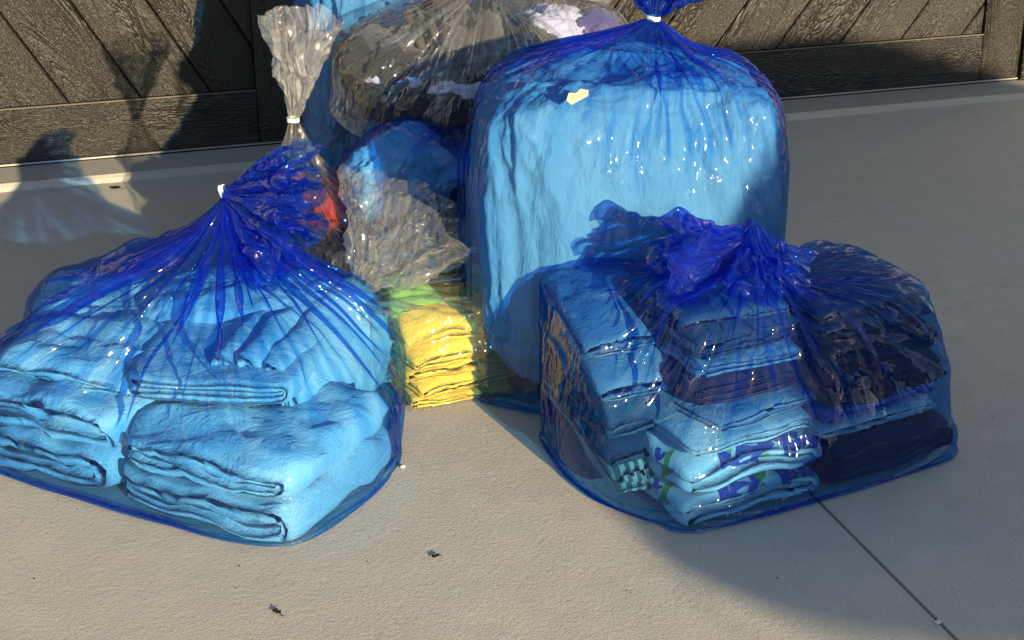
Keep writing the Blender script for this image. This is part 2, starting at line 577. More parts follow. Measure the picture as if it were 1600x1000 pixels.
def board_piece(poly, origin, ang, depth, y0, name, mat, parent, bev=0.004):
    """a flat board from a polygon in the door plane, bevelled round its face, with its own axes along its length"""
    ca, sa = math.cos(ang), math.sin(ang)
    loc = [((p[0] - origin[0]) * ca + (p[1] - origin[1]) * sa, -(p[0] - origin[0]) * sa + (p[1] - origin[1]) * ca) for p in poly]
    n = len(loc)
    cx = sum(p[0] for p in loc) / n
    cy = sum(p[1] for p in loc) / n
    V = [(p[0], depth, p[1]) for p in loc] + [(p[0], bev, p[1]) for p in loc]
    # inset by moving every edge inwards
    ins = []
    for i in range(n):
        a, b, c = loc[i - 1], loc[i], loc[(i + 1) % n]
        d1 = np.array([b[0] - a[0], b[1] - a[1]]); d1 /= np.linalg.norm(d1) + 1e-9
        d2 = np.array([c[0] - b[0], c[1] - b[1]]); d2 /= np.linalg.norm(d2) + 1e-9
        n1 = np.array([-d1[1], d1[0]]); n2 = np.array([-d2[1], d2[0]])
        k = n1 + n2
        k = k / max(0.35, (1 + n1 @ n2))
        ins.append((b[0] + k[0] * bev, b[1] + k[1] * bev))
    V += [(p[0], 0.0, p[1]) for p in ins]
    F = [tuple(range(2 * n, 3 * n))]
    for i in range(n):
        j = (i + 1) % n
        F.append((n + i, n + j, 2 * n + j, 2 * n + i))
        F.append((i, j, n + j, n + i))
    o = mesh(name, V, F, mat, parent)
    o.location = (origin[0], y0, origin[1])
    o.rotation_euler = (0, -ang, 0)
    return o


def clip(poly, x0, x1, z0, z1):
    for ax, lim, sgn in ((0, x0, 1), (0, x1, -1), (1, z0, 1), (1, z1, -1)):
        out = []
        for i in range(len(poly)):
            a, b = poly[i - 1], poly[i]
            ia, ib = (a[ax] - lim) * sgn >= 0, (b[ax] - lim) * sgn >= 0
            if ia != ib:
                t = (lim - a[ax]) / (b[ax] - a[ax])
                out.append((a[0] + t * (b[0] - a[0]), a[1] + t * (b[1] - a[1])))
            if ib:
                out.append(b)
        poly = out
        if not poly:
            return []
    return poly


def bay(x0, x1, z0, z1, ang, width, phase):
    d = np.array([math.cos(ang), math.sin(ang)])
    nn = np.array([-d[1], d[0]])
    c0 = np.array([x0, z0])
    cs = [np.array(p) for p in ((x0, z0), (x1, z0), (x0, z1), (x1, z1))]
    ts = [(p - c0) @ nn for p in cs]
    k0, k1 = int(math.floor(min(ts) / width)) - 1, int(math.ceil(max(ts) / width)) + 1
    for k in range(k0, k1):
        a, b = (k + phase) * width + 0.0022, (k + 1 + phase) * width - 0.0022
        quad = [tuple(c0 + nn * a - d * 9), tuple(c0 + nn * a + d * 9), tuple(c0 + nn * b + d * 9), tuple(c0 + nn * b - d * 9)]
        p = clip(quad, x0, x1, z0, z1)
        if len(p) < 3:
            continue
        ar = 0.5 * abs(sum(p[i - 1][0] * p[i][1] - p[i][0] * p[i - 1][1] for i in range(len(p))))
        if ar < 1e-4:
            continue
        if sum(p[i - 1][0] * p[i][1] - p[i][0] * p[i - 1][1] for i in range(len(p))) < 0:
            p = p[::-1]
        mid = (sum(q[0] for q in p) / len(p), sum(q[1] for q in p) / len(p))
        board_piece(p, mid, ang, 0.014, 0.014, 'board', M['door'], door)


bay(XL, XS0, ZR + .001, 1.86, rad(120), 0.185, 0.30)
bay(XS1, XR, ZR + .001, 1.86, rad(53), 0.195, 0.42)


def rect(x0, x1, z0, z1):
    return [(x0, z0), (x1, z0), (x1, z1), (x0, z1)]


def rail(name, x0, x1, z0, z1, vertical=False):
    mid = ((x0 + x1) / 2, (z0 + z1) / 2)
    return board_piece(rect(x0, x1, z0, z1), mid, rad(90) if vertical else 0.0, 0.03, 0.0, name, M['door'], door, 0.0028)


for (a, b) in ((XL, XS0 - .001), (XS1 + .001, XR - .001)):
    rail('bottom_rail', a, b, 0.012, ZR)
    rail('top_rail', a, b, 1.86, 2.04)
    box('rail_edge', (a, b, -0.0015, 0.0035, ZR + 0.0002, ZR + 0.0042), M['trimline'], door)
rail('stile', XS0, XS1, 0.012, 2.04, True)
rail('stile', XR, XE, 0.012, 2.04, True)
rail('stile', XL - .16, XL - .001, 0.012, 2.04, True)
box('backing_panel', (XL - .16, XE, 0.031, 0.055, 0.012, 2.04), M['seal'], door)
box('bottom_retainer', (XL - .16, XE + .0, -0.004, 0.05, 0.0065, 0.0112), M['alu'], door)
box('rubber_seal', (XL - .16, XE, 0.003, 0.045, 0.0, 0.0063), M['seal'], door)

fac = empty('garage_front', wc(0, 4.72, 0.0), WR)
tag(fac, 'garage front wall with dark jamb trim around the wood grain door', 'wall')
fac['kind'] = 'structure'
for (a, b) in ((XE + .006, XE + .16), (XL - .33, XL - .166)):
    p = board_piece(rect(a, b, 0.022, 2.10), ((a + b) / 2, 1.06), rad(90), 0.08, -0.012, 'jamb', M['door'], fac, 0.003)
board_piece(rect(XL - .33, XE + .16, 2.102, 2.26), ((XL + XE) / 2, 2.18), 0, 0.08, -0.012, 'head_trim', M['door'], fac, 0.003)
box('wall', (XE + .165, 6, 0.0, 0.2, 0.021, 2.9), M['stucco'], fac)
box('wall', (-6, XL - .335, 0.0, 0.2, 0.021, 2.9), M['stucco'], fac)
box('wall', (XL - .333, XE + .163, 0.0, 0.2, 2.263, 2.9), M['stucco'], fac)

# ------------------------------------------------------------------ film simulation
class Box:
    def __init__(s, c, h, rz=0.0, r=0.03):
        s.c = np.array(c, float)
        s.h = np.array(h, float)
        if c[2] - h[2] < 0.02:          # stands on the floor: no rounding underneath
            s.c[2] -= 0.06
            s.h[2] += 0.06
        s.R = np.array([[math.cos(rz), -math.sin(rz), 0], [math.sin(rz), math.cos(rz), 0], [0, 0, 1]])
        s.r = min(r, min(h) * 0.95)

    def push(s, P, eps):
        L = (P - s.c) @ s.R
        q = np.abs(L) - (s.h - s.r)
        near = np.where((q < s.r + eps).all(1))[0]
        if len(near) == 0:
            return near
        q = q[near]
        Ln = L[near]
        qp = np.maximum(q, 0)
        no = np.linalg.norm(qp, axis=1)
        mx = q.max(1)
        d = no + np.minimum(mx, 0) - s.r
        ins = mx <= 0
        n = qp / np.maximum(no, 1e-9)[:, None]
        if ins.any():
            ax = q.argmax(1)
            e = np.zeros_like(q)
            e[np.arange(len(q)), ax] = 1
            n[ins] = e[ins]
        n = n * np.sign(Ln + 1e-12)
        m = d < eps
        idx = near[m]
        P[idx] += (n[m] * (eps - d[m])[:, None]) @ s.R.T
        return idx


class Hull:
    """the taut outline of a pile: the film cannot sink into the hollows between its pieces"""
    def __init__(s, P, off=0.0, n=230):
        k = np.arange(n) + 0.5
        ph = np.arccos(1 - 2 * k / n)
        th = np.pi * (1 + 5 ** 0.5) * k
        D = np.stack([np.cos(th) * np.sin(ph), np.sin(th) * np.sin(ph), np.cos(ph)], 1)
        D = D[D[:, 2] > -0.12]
        t2 = np.linspace(0, 2 * np.pi, 36, endpoint=False)
        D = np.concatenate([D, np.stack([np.cos(t2), np.sin(t2), 0 * t2], 1)])
        s.D = D
        s.h = (P @ D.T).max(0) + off
        s.lo, s.hi = P.min(0) - 0.05, P.max(0) + 0.05

    def push(s, P, eps):
        near = np.where(((P > s.lo) & (P < s.hi)).all(1))[0]
        if len(near) == 0:
            return near
        q = P[near] @ s.D.T - s.h
        a = q.argmax(1)
        d = q[np.arange(len(a)), a]
        m = d < eps
        P[near[m]] += s.D[a[m]] * (eps - d[m])[:, None]
        return near[m]


def piece_hulls(gr, off=0.003):
    return [Hull(world_points([o]), off, 90) for o in in_group(gr)]


def in_group(gr):
    return [o for o in bpy.data.objects if o.type == 'MESH' and o.get('group') == gr]


def world_points(objs, step=3):
    out = []
    for o in objs:
        co = np.empty(len(o.data.vertices) * 3)
        o.data.vertices.foreach_get('co', co)
        co = co.reshape(-1, 3)[::step]
        a = o.rotation_euler[2]
        R_ = np.array([[math.cos(a), -math.sin(a), 0], [math.sin(a), math.cos(a), 0], [0, 0, 1]])
        out.append(co @ R_.T + np.array(o.location))
    return np.concatenate(out)


def loops_round(P, zs, margin=0.012, skirt=(), K=28, seed=0, zf=None):
    """where the film meets the floor and where it turns over the pile's shoulder, following the pile's outline"""
    c = 0.5 * (P[:, :2].min(0) + P[:, :2].max(0))
    t2 = np.linspace(0, 2 * np.pi, 72, endpoint=False)
    D = np.stack([np.cos(t2), np.sin(t2)], 1)
    h = ((P[:, :2] - c) @ D.T).max(0)
    foot, sh = [], []
    rg = np.random.RandomState(seed)
    lowp = P[P[:, 2] < 0.09][:, :2] - c
    ang_p = np.arctan2(lowp[:, 1], lowp[:, 0])
    rad_p = np.linalg.norm(lowp, axis=1)
    for k in range(K):
        t = 2 * np.pi * k / K
        u = np.array([math.cos(t), math.sin(t)])
        dots = D @ u
        m = dots > 0.15
        r = (h[m] / dots[m]).min()
        ex = margin + rg.uniform(0, 0.008)
        for (ang, add, wid) in skirt:
            dd = (math.degrees(t) - ang + 180) % 360 - 180
            ex += add * math.exp(-(dd / wid) ** 2)
        if zf is None:
            k_ = np.abs((ang_p - t + np.pi) % (2 * np.pi) - np.pi) < math.radians(9)
            rr = rad_p[k_].max() if k_.any() else r
            r_f = min(r, 0.35 * r + 0.65 * rr)
        else:
            r_f = r
        f = c + u * (r_f + ex)
        foot.append((f[0], f[1]) if zf is None else (f[0], f[1], zf))
        q = c + u * (r + 0.012)
        z = zs(math.degrees(t)) if callable(zs) else zs
        sh.append((q[0], q[1], z))
    return foot, sh


def _pair(A, B, rest, k, wa, wb, only_long=False, only_short=False):
    """move A and B towards their rest distance (arrays changed in place)"""
    d = B - A
    ln = np.sqrt((d * d).sum(-1)) + 1e-9
    c = (ln - rest)
    if only_long:
        c = np.maximum(c, 0)
    if only_short:
        c = np.minimum(c, 0)
    w = wa + wb + 1e-9
    s = (k * c / ln / w)[..., None] * d
    A += s * wa[..., None]
    B -= s * wb[..., None]


def relax(X, ru, rv, W, boxes, steps, inner=3, g=2.0, bend=0.06, damp=0.90, floor=0.0035, eps=0.004, comp=0.75, periodic=True, wind=None, hem=False):
    """position-based film on a grid: rows along the bag, columns round it"""
    nr, nc = X.shape[:2]
    Vv = np.zeros_like(X)
    dt = 1 / 60
    RU = np.repeat(ru[:, None], nc, 1)
    diag = np.sqrt((0.5 * (RU[:-1] + RU[1:])) ** 2 + rv ** 2)
    for it in range(steps):
        prev = X.copy()
        Vv *= damp
        Vv[..., 2] -= g * dt
        if wind is not None:
            Vv += wind * dt
        X += Vv * dt * W[..., None]
        for k in range(inner):
            # round the bag
            A, B = X[:, 0::2], X[:, 1::2]
            _pair(A, B, RU[:, 0::2], 1.0, W[:, 0::2], W[:, 1::2])
            A = X[:, 1::2].copy()
            B = np.roll(X[:, 0::2], -1, 1)
            _pair(A, B, RU[:, 1::2], 1.0, W[:, 1::2], np.roll(W[:, 0::2], -1, 1))
            X[:, 1::2] = A
            X[:, 0::2] = np.roll(B, 1, 1)
            # along the bag
            for o in (0, 1):
                ra, rb = X[o:nr - 1:2], X[o + 1:nr:2]
                _pair(ra, rb, rv[o:nr - 1:2], 1.0, W[o:nr - 1:2], W[o + 1:nr:2])
            # shear, both ways
            D = np.zeros_like(X)
            for sh in (-1, 1):
                A = X[:-1]
                B = np.roll(X[1:], sh, 1)
                d = B - A
                ln = np.sqrt((d * d).sum(-1)) + 1e-9
                s = (0.14 * (ln - diag) / ln)[..., None] * d
                D[:-1] += s
                D[1:] -= np.roll(s, -sh, 1)
            # bending: keep second neighbours apart
            if bend:
                B = np.roll(X, -2, 1)
                d = B - X
                ln = np.sqrt((d * d).sum(-1)) + 1e-9
                c = np.minimum(ln - 1.9 * RU, 0)
                s = (bend * c / ln)[..., None] * d
                D += s
                D -= np.roll(s, 2, 1)
                d = X[2:] - X[:-2]
                ln = np.sqrt((d * d).sum(-1)) + 1e-9
                c = np.minimum(ln - 1.9 * rv[:-1], 0)
                s = (bend * c / ln)[..., None] * d
                D[:-2] += s
                D[2:] -= s
            X += D * W[..., None]
            P = X.reshape(-1, 3)
            save = None
            hits = []
            for b in boxes:
                hits.append(b.push(P, eps))
            low = P[:, 2] < floor
            P[low, 2] = floor
            X = P.reshape(nr, nc, 3)
            if hem:
                X[0, :, 2] = prev[0, :, 2]
            fx = W == 0
            X[fx] = prev[fx]
        Vv = (X - prev) / dt
        if boxes:
            h = np.concatenate(hits) if hits else []
            vf = Vv.reshape(-1, 3)
            vf[h] *= 0.55
            vf[low] *= 0.4
        sp = np.linalg.norm(Vv, axis=-1, keepdims=True)
        Vv *= np.minimum(1, 1.5 / np.maximum(sp, 1e-6))
    return X


def loop_interp(P, n):
    """smooth closed curve through the control points, n samples"""
    P = np.asarray(P, float)
    K = len(P)
    t = np.linspace(0, K, n, endpoint=False)
    i = np.floor(t).astype(int)
    f = (t - i)[:, None]
    p0, p1, p2, p3 = P[(i - 1) % K], P[i % K], P[(i + 1) % K], P[(i + 2) % K]
    return 0.5 * ((2 * p1) + (-p0 + p2) * f + (2 * p0 - 5 * p1 + 4 * p2 - p3) * f ** 2 + (-p0 + 3 * p1 - 3 * p2 + p3) * f ** 3)


def build_film(foot, shoulder, tie, boxes, nu, nv, seed, slack_u=1.12, slack_v=1.005, steps=60, g=2.0, gather=0.20, tie_r=0.011,
               tie_axis=(0, 0, 1), amp=0.010, belly=0.02, bend=0.06, lift=0.0, taut=0.93, hem=True, smooth=0.55):
    rg = np.random.RandomState(seed)
    Fp = loop_interp(foot, 720)
    Sp = loop_interp(shoulder, 720)
    # columns evenly spread along the shoulder loop
    seg = np.linalg.norm(np.roll(Sp, -1, 0) - Sp, axis=1)
    cum = np.concatenate([[0], np.cumsum(seg)])
    per = cum[-1]
    tt = np.linspace(0, per, nu, endpoint=False)
    idx = np.interp(tt, cum, np.arange(721))
    ia = np.floor(idx).astype(int) % 720
    fa = (idx - np.floor(idx))[:, None]
    F = Fp[ia] * (1 - fa) + Fp[(ia + 1) % 720] * fa
    S = Sp[ia] * (1 - fa) + Sp[(ia + 1) % 720] * fa
    F3 = np.concatenate([F, np.full((nu, 1), 0.004)], 1) if F.shape[1] == 2 else F
    tie = np.array(tie, float)
    ax = np.array(tie_axis, float)
    ax /= np.linalg.norm(ax)
    e1 = np.cross(ax, [0.0, 0.3, 1.0] if abs(ax[2]) < 0.9 else [0, 1.0, 0])
    e1 /= np.linalg.norm(e1)
    e2 = np.cross(ax, e1)
    # match the ring's angle with each column's direction from the tie
    D = S - tie
    ang = np.arctan2(D @ e2, D @ e1)
    # the gathers bunch: some sectors are drawn tight, others lie open
    ang = ang + 0.16 * np.sin(5 * ang + rg.uniform(0, 6.28)) + 0.11 * np.sin(8 * ang + rg.uniform(0, 6.28)) + 0.06 * np.sin(13 * ang + rg.uniform(0, 6.28))
    Tr = tie + tie_r * (np.cos(ang)[:, None] * e1 + np.sin(ang)[:, None] * e2)
    cen = S.mean(0)
    outw = S - cen
    outw[:, 2] = 0
    outw /= np.linalg.norm(outw, axis=1)[:, None] + 1e-9
    mid = 0.5 * (F3 + S) + outw * belly
    pts = [F3, mid, S, S * 0.5 + tie * 0.5 + np.array([0, 0, lift]), Tr]
    pl = np.stack(pts, 0)
    # resample each column
    dl = np.linalg.norm(np.diff(pl, axis=0), axis=2)
    cl = np.concatenate([np.zeros((1, nu)), np.cumsum(dl, 0)], 0)
    X = np.zeros((nv + 1, nu, 3))
    for j in range(nu):
        # finer rows near the tie
        w = np.linspace(0, 1, nv + 1)
        t = cl[-1, j] * w
        for c in range(3):
            X[:, j, c] = np.interp(t, cl[:, j], pl[:, j, c])
    for k in range(6):
        X[1:-1] = 0.25 * X[:-2] + 0.5 * X[1:-1] + 0.25 * X[2:]
    rvj = np.linalg.norm(np.diff(X, axis=0), axis=2) * slack_v
    stot = np.cumsum(rvj[::-1], 0)[::-1].mean(1)
    stot = np.concatenate([stot, [0]])
    circ = np.linalg.norm(np.roll(X, -1, 1) - X, axis=2).sum(1)
    C = circ[: int(nv * 0.6)].max() * slack_u
    ru = C / nu * np.clip(0.10 + stot / gather, 0.10, 1.0)
    # below the shoulder the film is stretched round the pile, above it hangs in pleats
    s_sh = dl[2:].sum(0).mean()
    low = np.clip((stot - s_sh * 0.85) / (s_sh * 0.30), 0, 1)
    ru = ru * (1 - low) + circ / nu * taut * low
    # close to the floor the film hugs the footprint
    # seeded pleats
    th = np.arange(nu) / nu * 2 * np.pi
    w = np.zeros((nv + 1, nu))
    for f in (5, 7, 8, 11, 13, 17, 23, 31):
        ph = rg.uniform(0, 6.28)
        dr = np.cumsum(rg.normal(0, 0.10, nv + 1))
        gate = np.clip(0.5 + np.sin(2 * th + rg.uniform(0, 6.28)) + 0.6 * np.sin(3 * th + rg.uniform(0, 6.28)), 0, 1.5)
        w += np.sin(f * th[None] + ph + dr[:, None] + 0.5 * np.sin(3 * th + ph)[None]) * rg.uniform(0.6, 1.3) * gate[None] * (9 / f) ** 0.5
    nrm = X - np.array([cen[0], cen[1], cen[2] * 0.5])
    nrm /= np.linalg.norm(nrm, axis=2)[..., None] + 1e-9
    env = np.sin(np.linspace(0, np.pi, nv + 1)) ** 0.6 * (1 - 0.75 * low)
    X += nrm * (w * amp / 2 * env[:, None])[..., None]
    X[1:-1] += rg.normal(0, 0.0012, X[1:-1].shape)
    W = np.ones((nv + 1, nu))
    W[-1] = 0
    W[0] = 0.5 if hem else 0
    X = relax(X, ru, rvj, W, boxes, steps, 3, g, bend, hem=hem)
    # stretched film has no tight ripples round the pile
    sect = np.clip(0.35 + 0.5 * np.sin(3 * th + seed) + 0.4 * np.sin(5 * th + 2 * seed), 0.02, 0.9)
    k_ = (0.5 * np.clip(low[:, None] + (1 - low[:, None]) * sect[None] * smooth, 0, 1))[..., None]
    k_ = k_[:]
    k_full = k_ if low.ndim == 1 else 0.5
    for it in range(10):
        Xs = 0.5 * (np.roll(X, 1, 1) + np.roll(X, -1, 1))
        X[1:-1] = (X + (Xs - X) * k_full)[1:-1]
    for rep_ in range(3):
        for b in boxes:
            P_ = X.reshape(-1, 3)
            b.push(P_, 0.0065)
            X = P_.reshape(X.shape)
        if rep_ < 2:
            Xs = 0.25 * (np.roll(X, 1, 1) + np.roll(X, -1, 1))
            Xs[1:-1] += 0.25 * (X[:-2] + X[2:])[:]
            X[1:-1] += 0.3 * (Xs - X)[1:-1]
    uv = np.zeros((nv + 1, nu, 2))
    return X, C, stot


def film_mesh(name, X, C, sl, mat, parent, cap=True, off=0.0, sub=1, periodic=True):
    nr, nc = X.shape[:2]
    # one more column so that the UV seam stays clean: per-loop UVs
    F = grid_faces(nr, nc, periodic)
    u = np.arange(nc + 1) / nc * C + off
    i = np.arange(nr - 1)[:, None]
    j = np.arange(nc if periodic else nc - 1)[None, :]
    i, j = np.broadcast_arrays(i, j)
    uvl = np.stack([np.stack([u[j], sl[i]], -1), np.stack([u[j + 1], sl[i]], -1), np.stack([u[j + 1], sl[i + 1]], -1), np.stack([u[j], sl[i + 1]], -1)], 2)
    o = mesh(name, X.reshape(-1, 3), F, mat, parent, True, (np.ascontiguousarray(uvl.reshape(-1, 2), dtype=np.float32),))
    if sub:
        md = o.modifiers.new('smooth', 'SUBSURF')
        md.levels = sub
        md.render_levels = sub
    return o


def tail_film(tie, axis, side, length, spread, nu, nv, C, seed, thin=0.30, steps=26, g=0.6, tie_r=0.011, skew=0.0, ragged=0.02, curl=(0, 0, 0), boxes=(), zig=1.0, crumple=1.0):
    """the loose end of the bag beyond the tie, opening like a pleated fan"""
    rg = np.random.RandomState(seed)
    axis = np.array(axis, float); axis /= np.linalg.norm(axis)
    side = np.array(side, float); side -= axis * (side @ axis); side /= np.linalg.norm(side)
    nor = np.cross(axis, side)
    th = np.arange(nu) / nu * 2 * np.pi
    tri = np.arcsin(np.sin(th)) / (np.pi / 2)           # -1..1 across and back: two layers
    front = np.where(np.cos(th) >= 0, 1.0, -1.0) * np.minimum(1, np.abs(np.cos(th)) * 3)
    s = np.linspace(0, 1, nv + 1) ** 1.15 * length
    rag = 1 + ragged / length * fbm(np.stack([np.cos(th) * 2, np.sin(th) * 2], 1), 0.9, seed, 3)
    X = np.zeros((nv + 1, nu, 3))
    n1 = np.zeros(nu)
    for f in (7, 11, 16, 22, 31, 41):
        n1 = n1 + np.sin(f * th + rg.uniform(0, 6.28)) * rg.uniform(0.5, 1)
    for i, si in enumerate(s):
        sj = si * rag
        phi = rad(spread) * tri + skew
        open_ = min(1.0, si / 0.05)
        dirv = np.cos(phi)[:, None] * axis + np.sin(phi)[:, None] * side
        base = np.array(tie) + dirv * sj[:, None] + nor * (front * thin * si * 0.5)[:, None]
        ring = tie_r * (1 - 0.4 * open_) * (np.cos(th)[:, None] * nor + np.sin(th)[:, None] * side)
        z = nor * (n1 * zig * 0.012 * si / length * 1.4)[:, None]
        bend_ = np.array(curl) * (si / length) ** 2
        X[i] = base + ring + z + bend_
    rv = np.repeat((np.diff(s))[:, None], nu, 1) * rag[None] * 1.0
    ru = C / nu * np.clip(0.10 + s / (length * 0.85), 0.10, 1.0)
    W = np.ones((nv + 1, nu))
    W[:1] = 0
    W[1:4] = 0.3
    X[1:] += rg.normal(0, 0.0010, X[1:].shape)
    X = relax(X, ru, rv, W, list(boxes), steps, 3, g, 0.10, 0.7)
    Q = X + np.array([seed * .31, seed * .17, 0])
    wgt = (np.clip(s / 0.08, 0, 1) * crumple)[:, None]
    for (a_, scl) in ((0.016, .11), (0.007, .045)):
        dv_ = np.stack([fbm(Q, scl, seed + 5 + k, 2, k == 1) for k in range(3)], -1)
        X = X + dv_ * (a_ * wgt)[..., None]
    return X, s


def make_tie(parent, tie, axis, r=0.0125, w=0.009):
    axis = Vector(axis).normalized()
    q = axis.to_track_quat('Z', 'Y').to_matrix()
    n, m_ = 28, 9
    V = []
    for i in range(3 * n + 1):
        a = i / n * 2 * math.pi
        zc = (i / (3 * n) - 0.5) * w
        for k in range(8):
            b = k / 8 * 2 * math.pi
            rr = r * (1 + 0.12 * math.sin(3 * a + 1)) + 0.0022 * math.cos(b)
            V.append(Vector(tie) + q @ Vector((rr * math.cos(a), rr * math.sin(a), zc + 0.0022 * math.sin(b))))
    V = np.array([tuple(v) for v in V])
    o = mesh('tie', V, grid_faces(3 * n + 1, 8, True), M['tie'], parent, True)
    return o


# ------------------------------------------------------------------ laundry pieces
def folded(name, label, cat, c, size, rz, mat, n=4, seed=0, group=None, sag=0.01, wob=0.004, wrinkle=0.0016, gap=0.10, lean=(0, 0), tuck=0.0, tilt=(0, 0), rnd=0.10):
    """cloth folded back and forth n times: one ribbon that turns at its folds, as wide as the piece"""
    rg = np.random.RandomState(seed + 11)
    w, d, h = size
    t = h / n
    th = t * (1 - gap)
    pts = []
    m_ = 13
    for i in range(n):
        z = (i + 0.5) * t
        x0, x1 = -w / 2 + t / 2 + rg.uniform(0, 0.006), w / 2 - t / 2 - rg.uniform(0, 0.006)
        xs_ = np.linspace(x0, x1, m_)
        if i % 2:
            xs_ = xs_[::-1]
        for x in xs_:
            pts.append((x, z))
        if i < n - 1:
            xe = xs_[-1]
            sg = 1 if i % 2 == 0 else -1
            for a in (30, 60, 90, 120, 150):
                pts.append((xe + sg * math.sin(rad(a)) * t / 2, z + t / 2 - math.cos(rad(a)) * t / 2))
    pts = np.array(pts)
    tg = np.gradient(pts, axis=0)
    tg /= np.linalg.norm(tg, axis=1)[:, None] + 1e-9
    nn = np.stack([-tg[:, 1], tg[:, 0]], 1)
    up, dn = pts + nn * th / 2, pts - nn * th / 2
    loop = np.concatenate([up, [pts[-1] + tg[-1] * th * 0.4], dn[::-1], [pts[0] - tg[0] * th * 0.4]])
    K = len(loop)
    ny = max(10, int(d / 0.014))
    ys = np.linspace(-d / 2, d / 2, ny)
    rows = []
    prof = [(ys[0] - th * 0.35, 0.45)] + [(y, 1.0) for y in ys] + [(ys[-1] + th * 0.35, 0.45)]
    cl = np.concatenate([pts, [pts[-1]], pts[::-1], [pts[0]]])
    # the layers' ends are not in line with each other
    layer_y = fbm(np.stack([loop[:, 1] * 30, loop[:, 0] * 2], 1), 1.0, seed + 3, 2) * 0.006
    for (y, k) in prof:
        q = cl + (loop - cl) * k
        e_ = (abs(y) / (d / 2)) ** 4
        rows.append(np.stack([q[:, 0], y + layer_y * np.sign(y) * e_, q[:, 1]], 1))
    X = np.stack(rows, 0)
    P = X.reshape(-1, 3).copy()
    off = np.array([seed * 3.1, seed * 1.7, 0])
    wv = np.stack([fbm(P + off, 0.20, seed + 21, 2), fbm(P + off, 0.20, seed + 22, 2), fbm(P + off, 0.15, seed + 23, 2)], 1)
    P += wv * np.array([wob, wob, wob * 1.3])
    wr = fbm((P + off) * np.array([1, 1, 2.0]), 0.05, seed + 31, 2, True)
    P[:, 2] += wr * wrinkle * np.clip(P[:, 2] / max(h, 1e-3) * 2, 0.2, 1)
    P[:, 1] += wr * wrinkle * 0.8
    rx, ry = P[:, 0] / (w / 2), P[:, 1] / (d / 2)
    rel = np.clip(P[:, 2] / h, 0, 1)
    P[:, 2] -= sag * rel * (np.abs(rx) ** 3.0 + np.abs(ry) ** 3.0) * 0.6
    # rounded plan corners
    rc = np.clip(np.sqrt(rx ** 4 + ry ** 4), 0, 2) - 1
    sh = 1 - rnd * np.clip(rc, 0, 0.45)
    P[:, 0] *= sh
    P[:, 1] *= sh
    P[:, 0] += lean[0] * rel
    P[:, 1] += lean[1] * rel
    P[:, 2] += tilt[0] * P[:, 0] + tilt[1] * P[:, 1]
    P[:, 2] = np.maximum(P[:, 2], 0.0 if not any(tilt) else -1)
    nr = len(rows)
    F = [tuple(f) for f in grid_faces(nr, K, True)]
    # close both ends with strips between the two sides of the ribbon
    def capf(base, flip):
        out = []
        m2 = len(pts)
        for a in range(m2 - 1):
            q = (base + a, base + a + 1, base + K - 2 - (a + 1), base + K - 2 - a)
            out.append(q[::-1] if flip else q)
        return out
    F += capf(0, False) + capf((nr - 1) * K, True)
    o = mesh(name, P, F, mat, None, True)
    o.location = c
    o.rotation_euler = (0, 0, rz)
    tag(o, label, cat, group)
    return o


def lump(name, label, cat, c, half, rz, mat, seed=0, fold=0.018, fs=0.12, exp=2.6, group=None, nu=150, nv=90, stretch=(1, 1, 1), seams=(), fine=0.004, sag=0.0, tilt=0.0):
    """a soft heap of cloth: rounded body with sharp-crested folds"""
    u = np.linspace(0, 2 * np.pi, nu, endpoint=False)
    v = np.linspace(-np.pi / 2 + 0.02, np.pi / 2 - 0.02, nv)
    U, Vv = np.meshgrid(u, v)
    def sp(x, e):
        return np.sign(x) * np.abs(x) ** e
    e = 2 / exp
    X = np.stack([sp(np.cos(Vv), e) * sp(np.cos(U), e), sp(np.cos(Vv), e) * sp(np.sin(U), e), sp(np.sin(Vv), e)], -1)
    P = X * np.array(half)
    nrm = X / np.array(half)
    nrm /= np.linalg.norm(nrm, axis=-1)[..., None]
    Q = (P + np.array([seed * 1.3, seed * 0.7, seed * 2.1])) * np.array(stretch)
    h1 = fbm(Q, fs * 2.2, seed + 1, 2)
    h2 = fbm(Q + 0.03 * h1[..., None], fs, seed + 2, 3, True)
    h3 = fbm(Q, fs * 0.35, seed + 3, 2, True)
    P = P + nrm * (h1 * fold * 0.8 + h2 * fold * 0.55 + h3 * fine)[..., None]
    for (zz, dep) in seams:
        P = P * np.array([1, 1, 1.0]) - nrm * (dep * np.exp(-((P[..., 2] - zz - 0.006 * h1) / 0.006) ** 2))[..., None]
    if sag:
        P[..., :2] *= (1 + sag * (1 - (P[..., 2:3] / half[2])))
    if tilt:
        P[..., 2] += tilt * P[..., 0]
    P[..., 2] = np.maximum(P[..., 2], -half[2] + 0.001) if not tilt else P[..., 2]
    F = grid_faces(nv, nu, True)
    n0 = len(P.reshape(-1, 3))
    Pn = np.concatenate([P.reshape(-1, 3), [P[0].mean(0), P[-1].mean(0)]])
    FF = [tuple(f) for f in F] + [(n0, (j + 1) % nu, j) for j in range(nu)] + [(n0 + 1, (nv - 1) * nu + j, (nv - 1) * nu + (j + 1) % nu) for j in range(nu)]
    o = mesh(name, Pn, FF, mat, None, True)
    o.location = c
    o.rotation_euler = (0, 0, rz)
    tag(o, label, cat, group)
    return o


def in_group(gr):
    return [o for o in bpy.data.objects if o.type == 'MESH' and o.get('group') == gr]


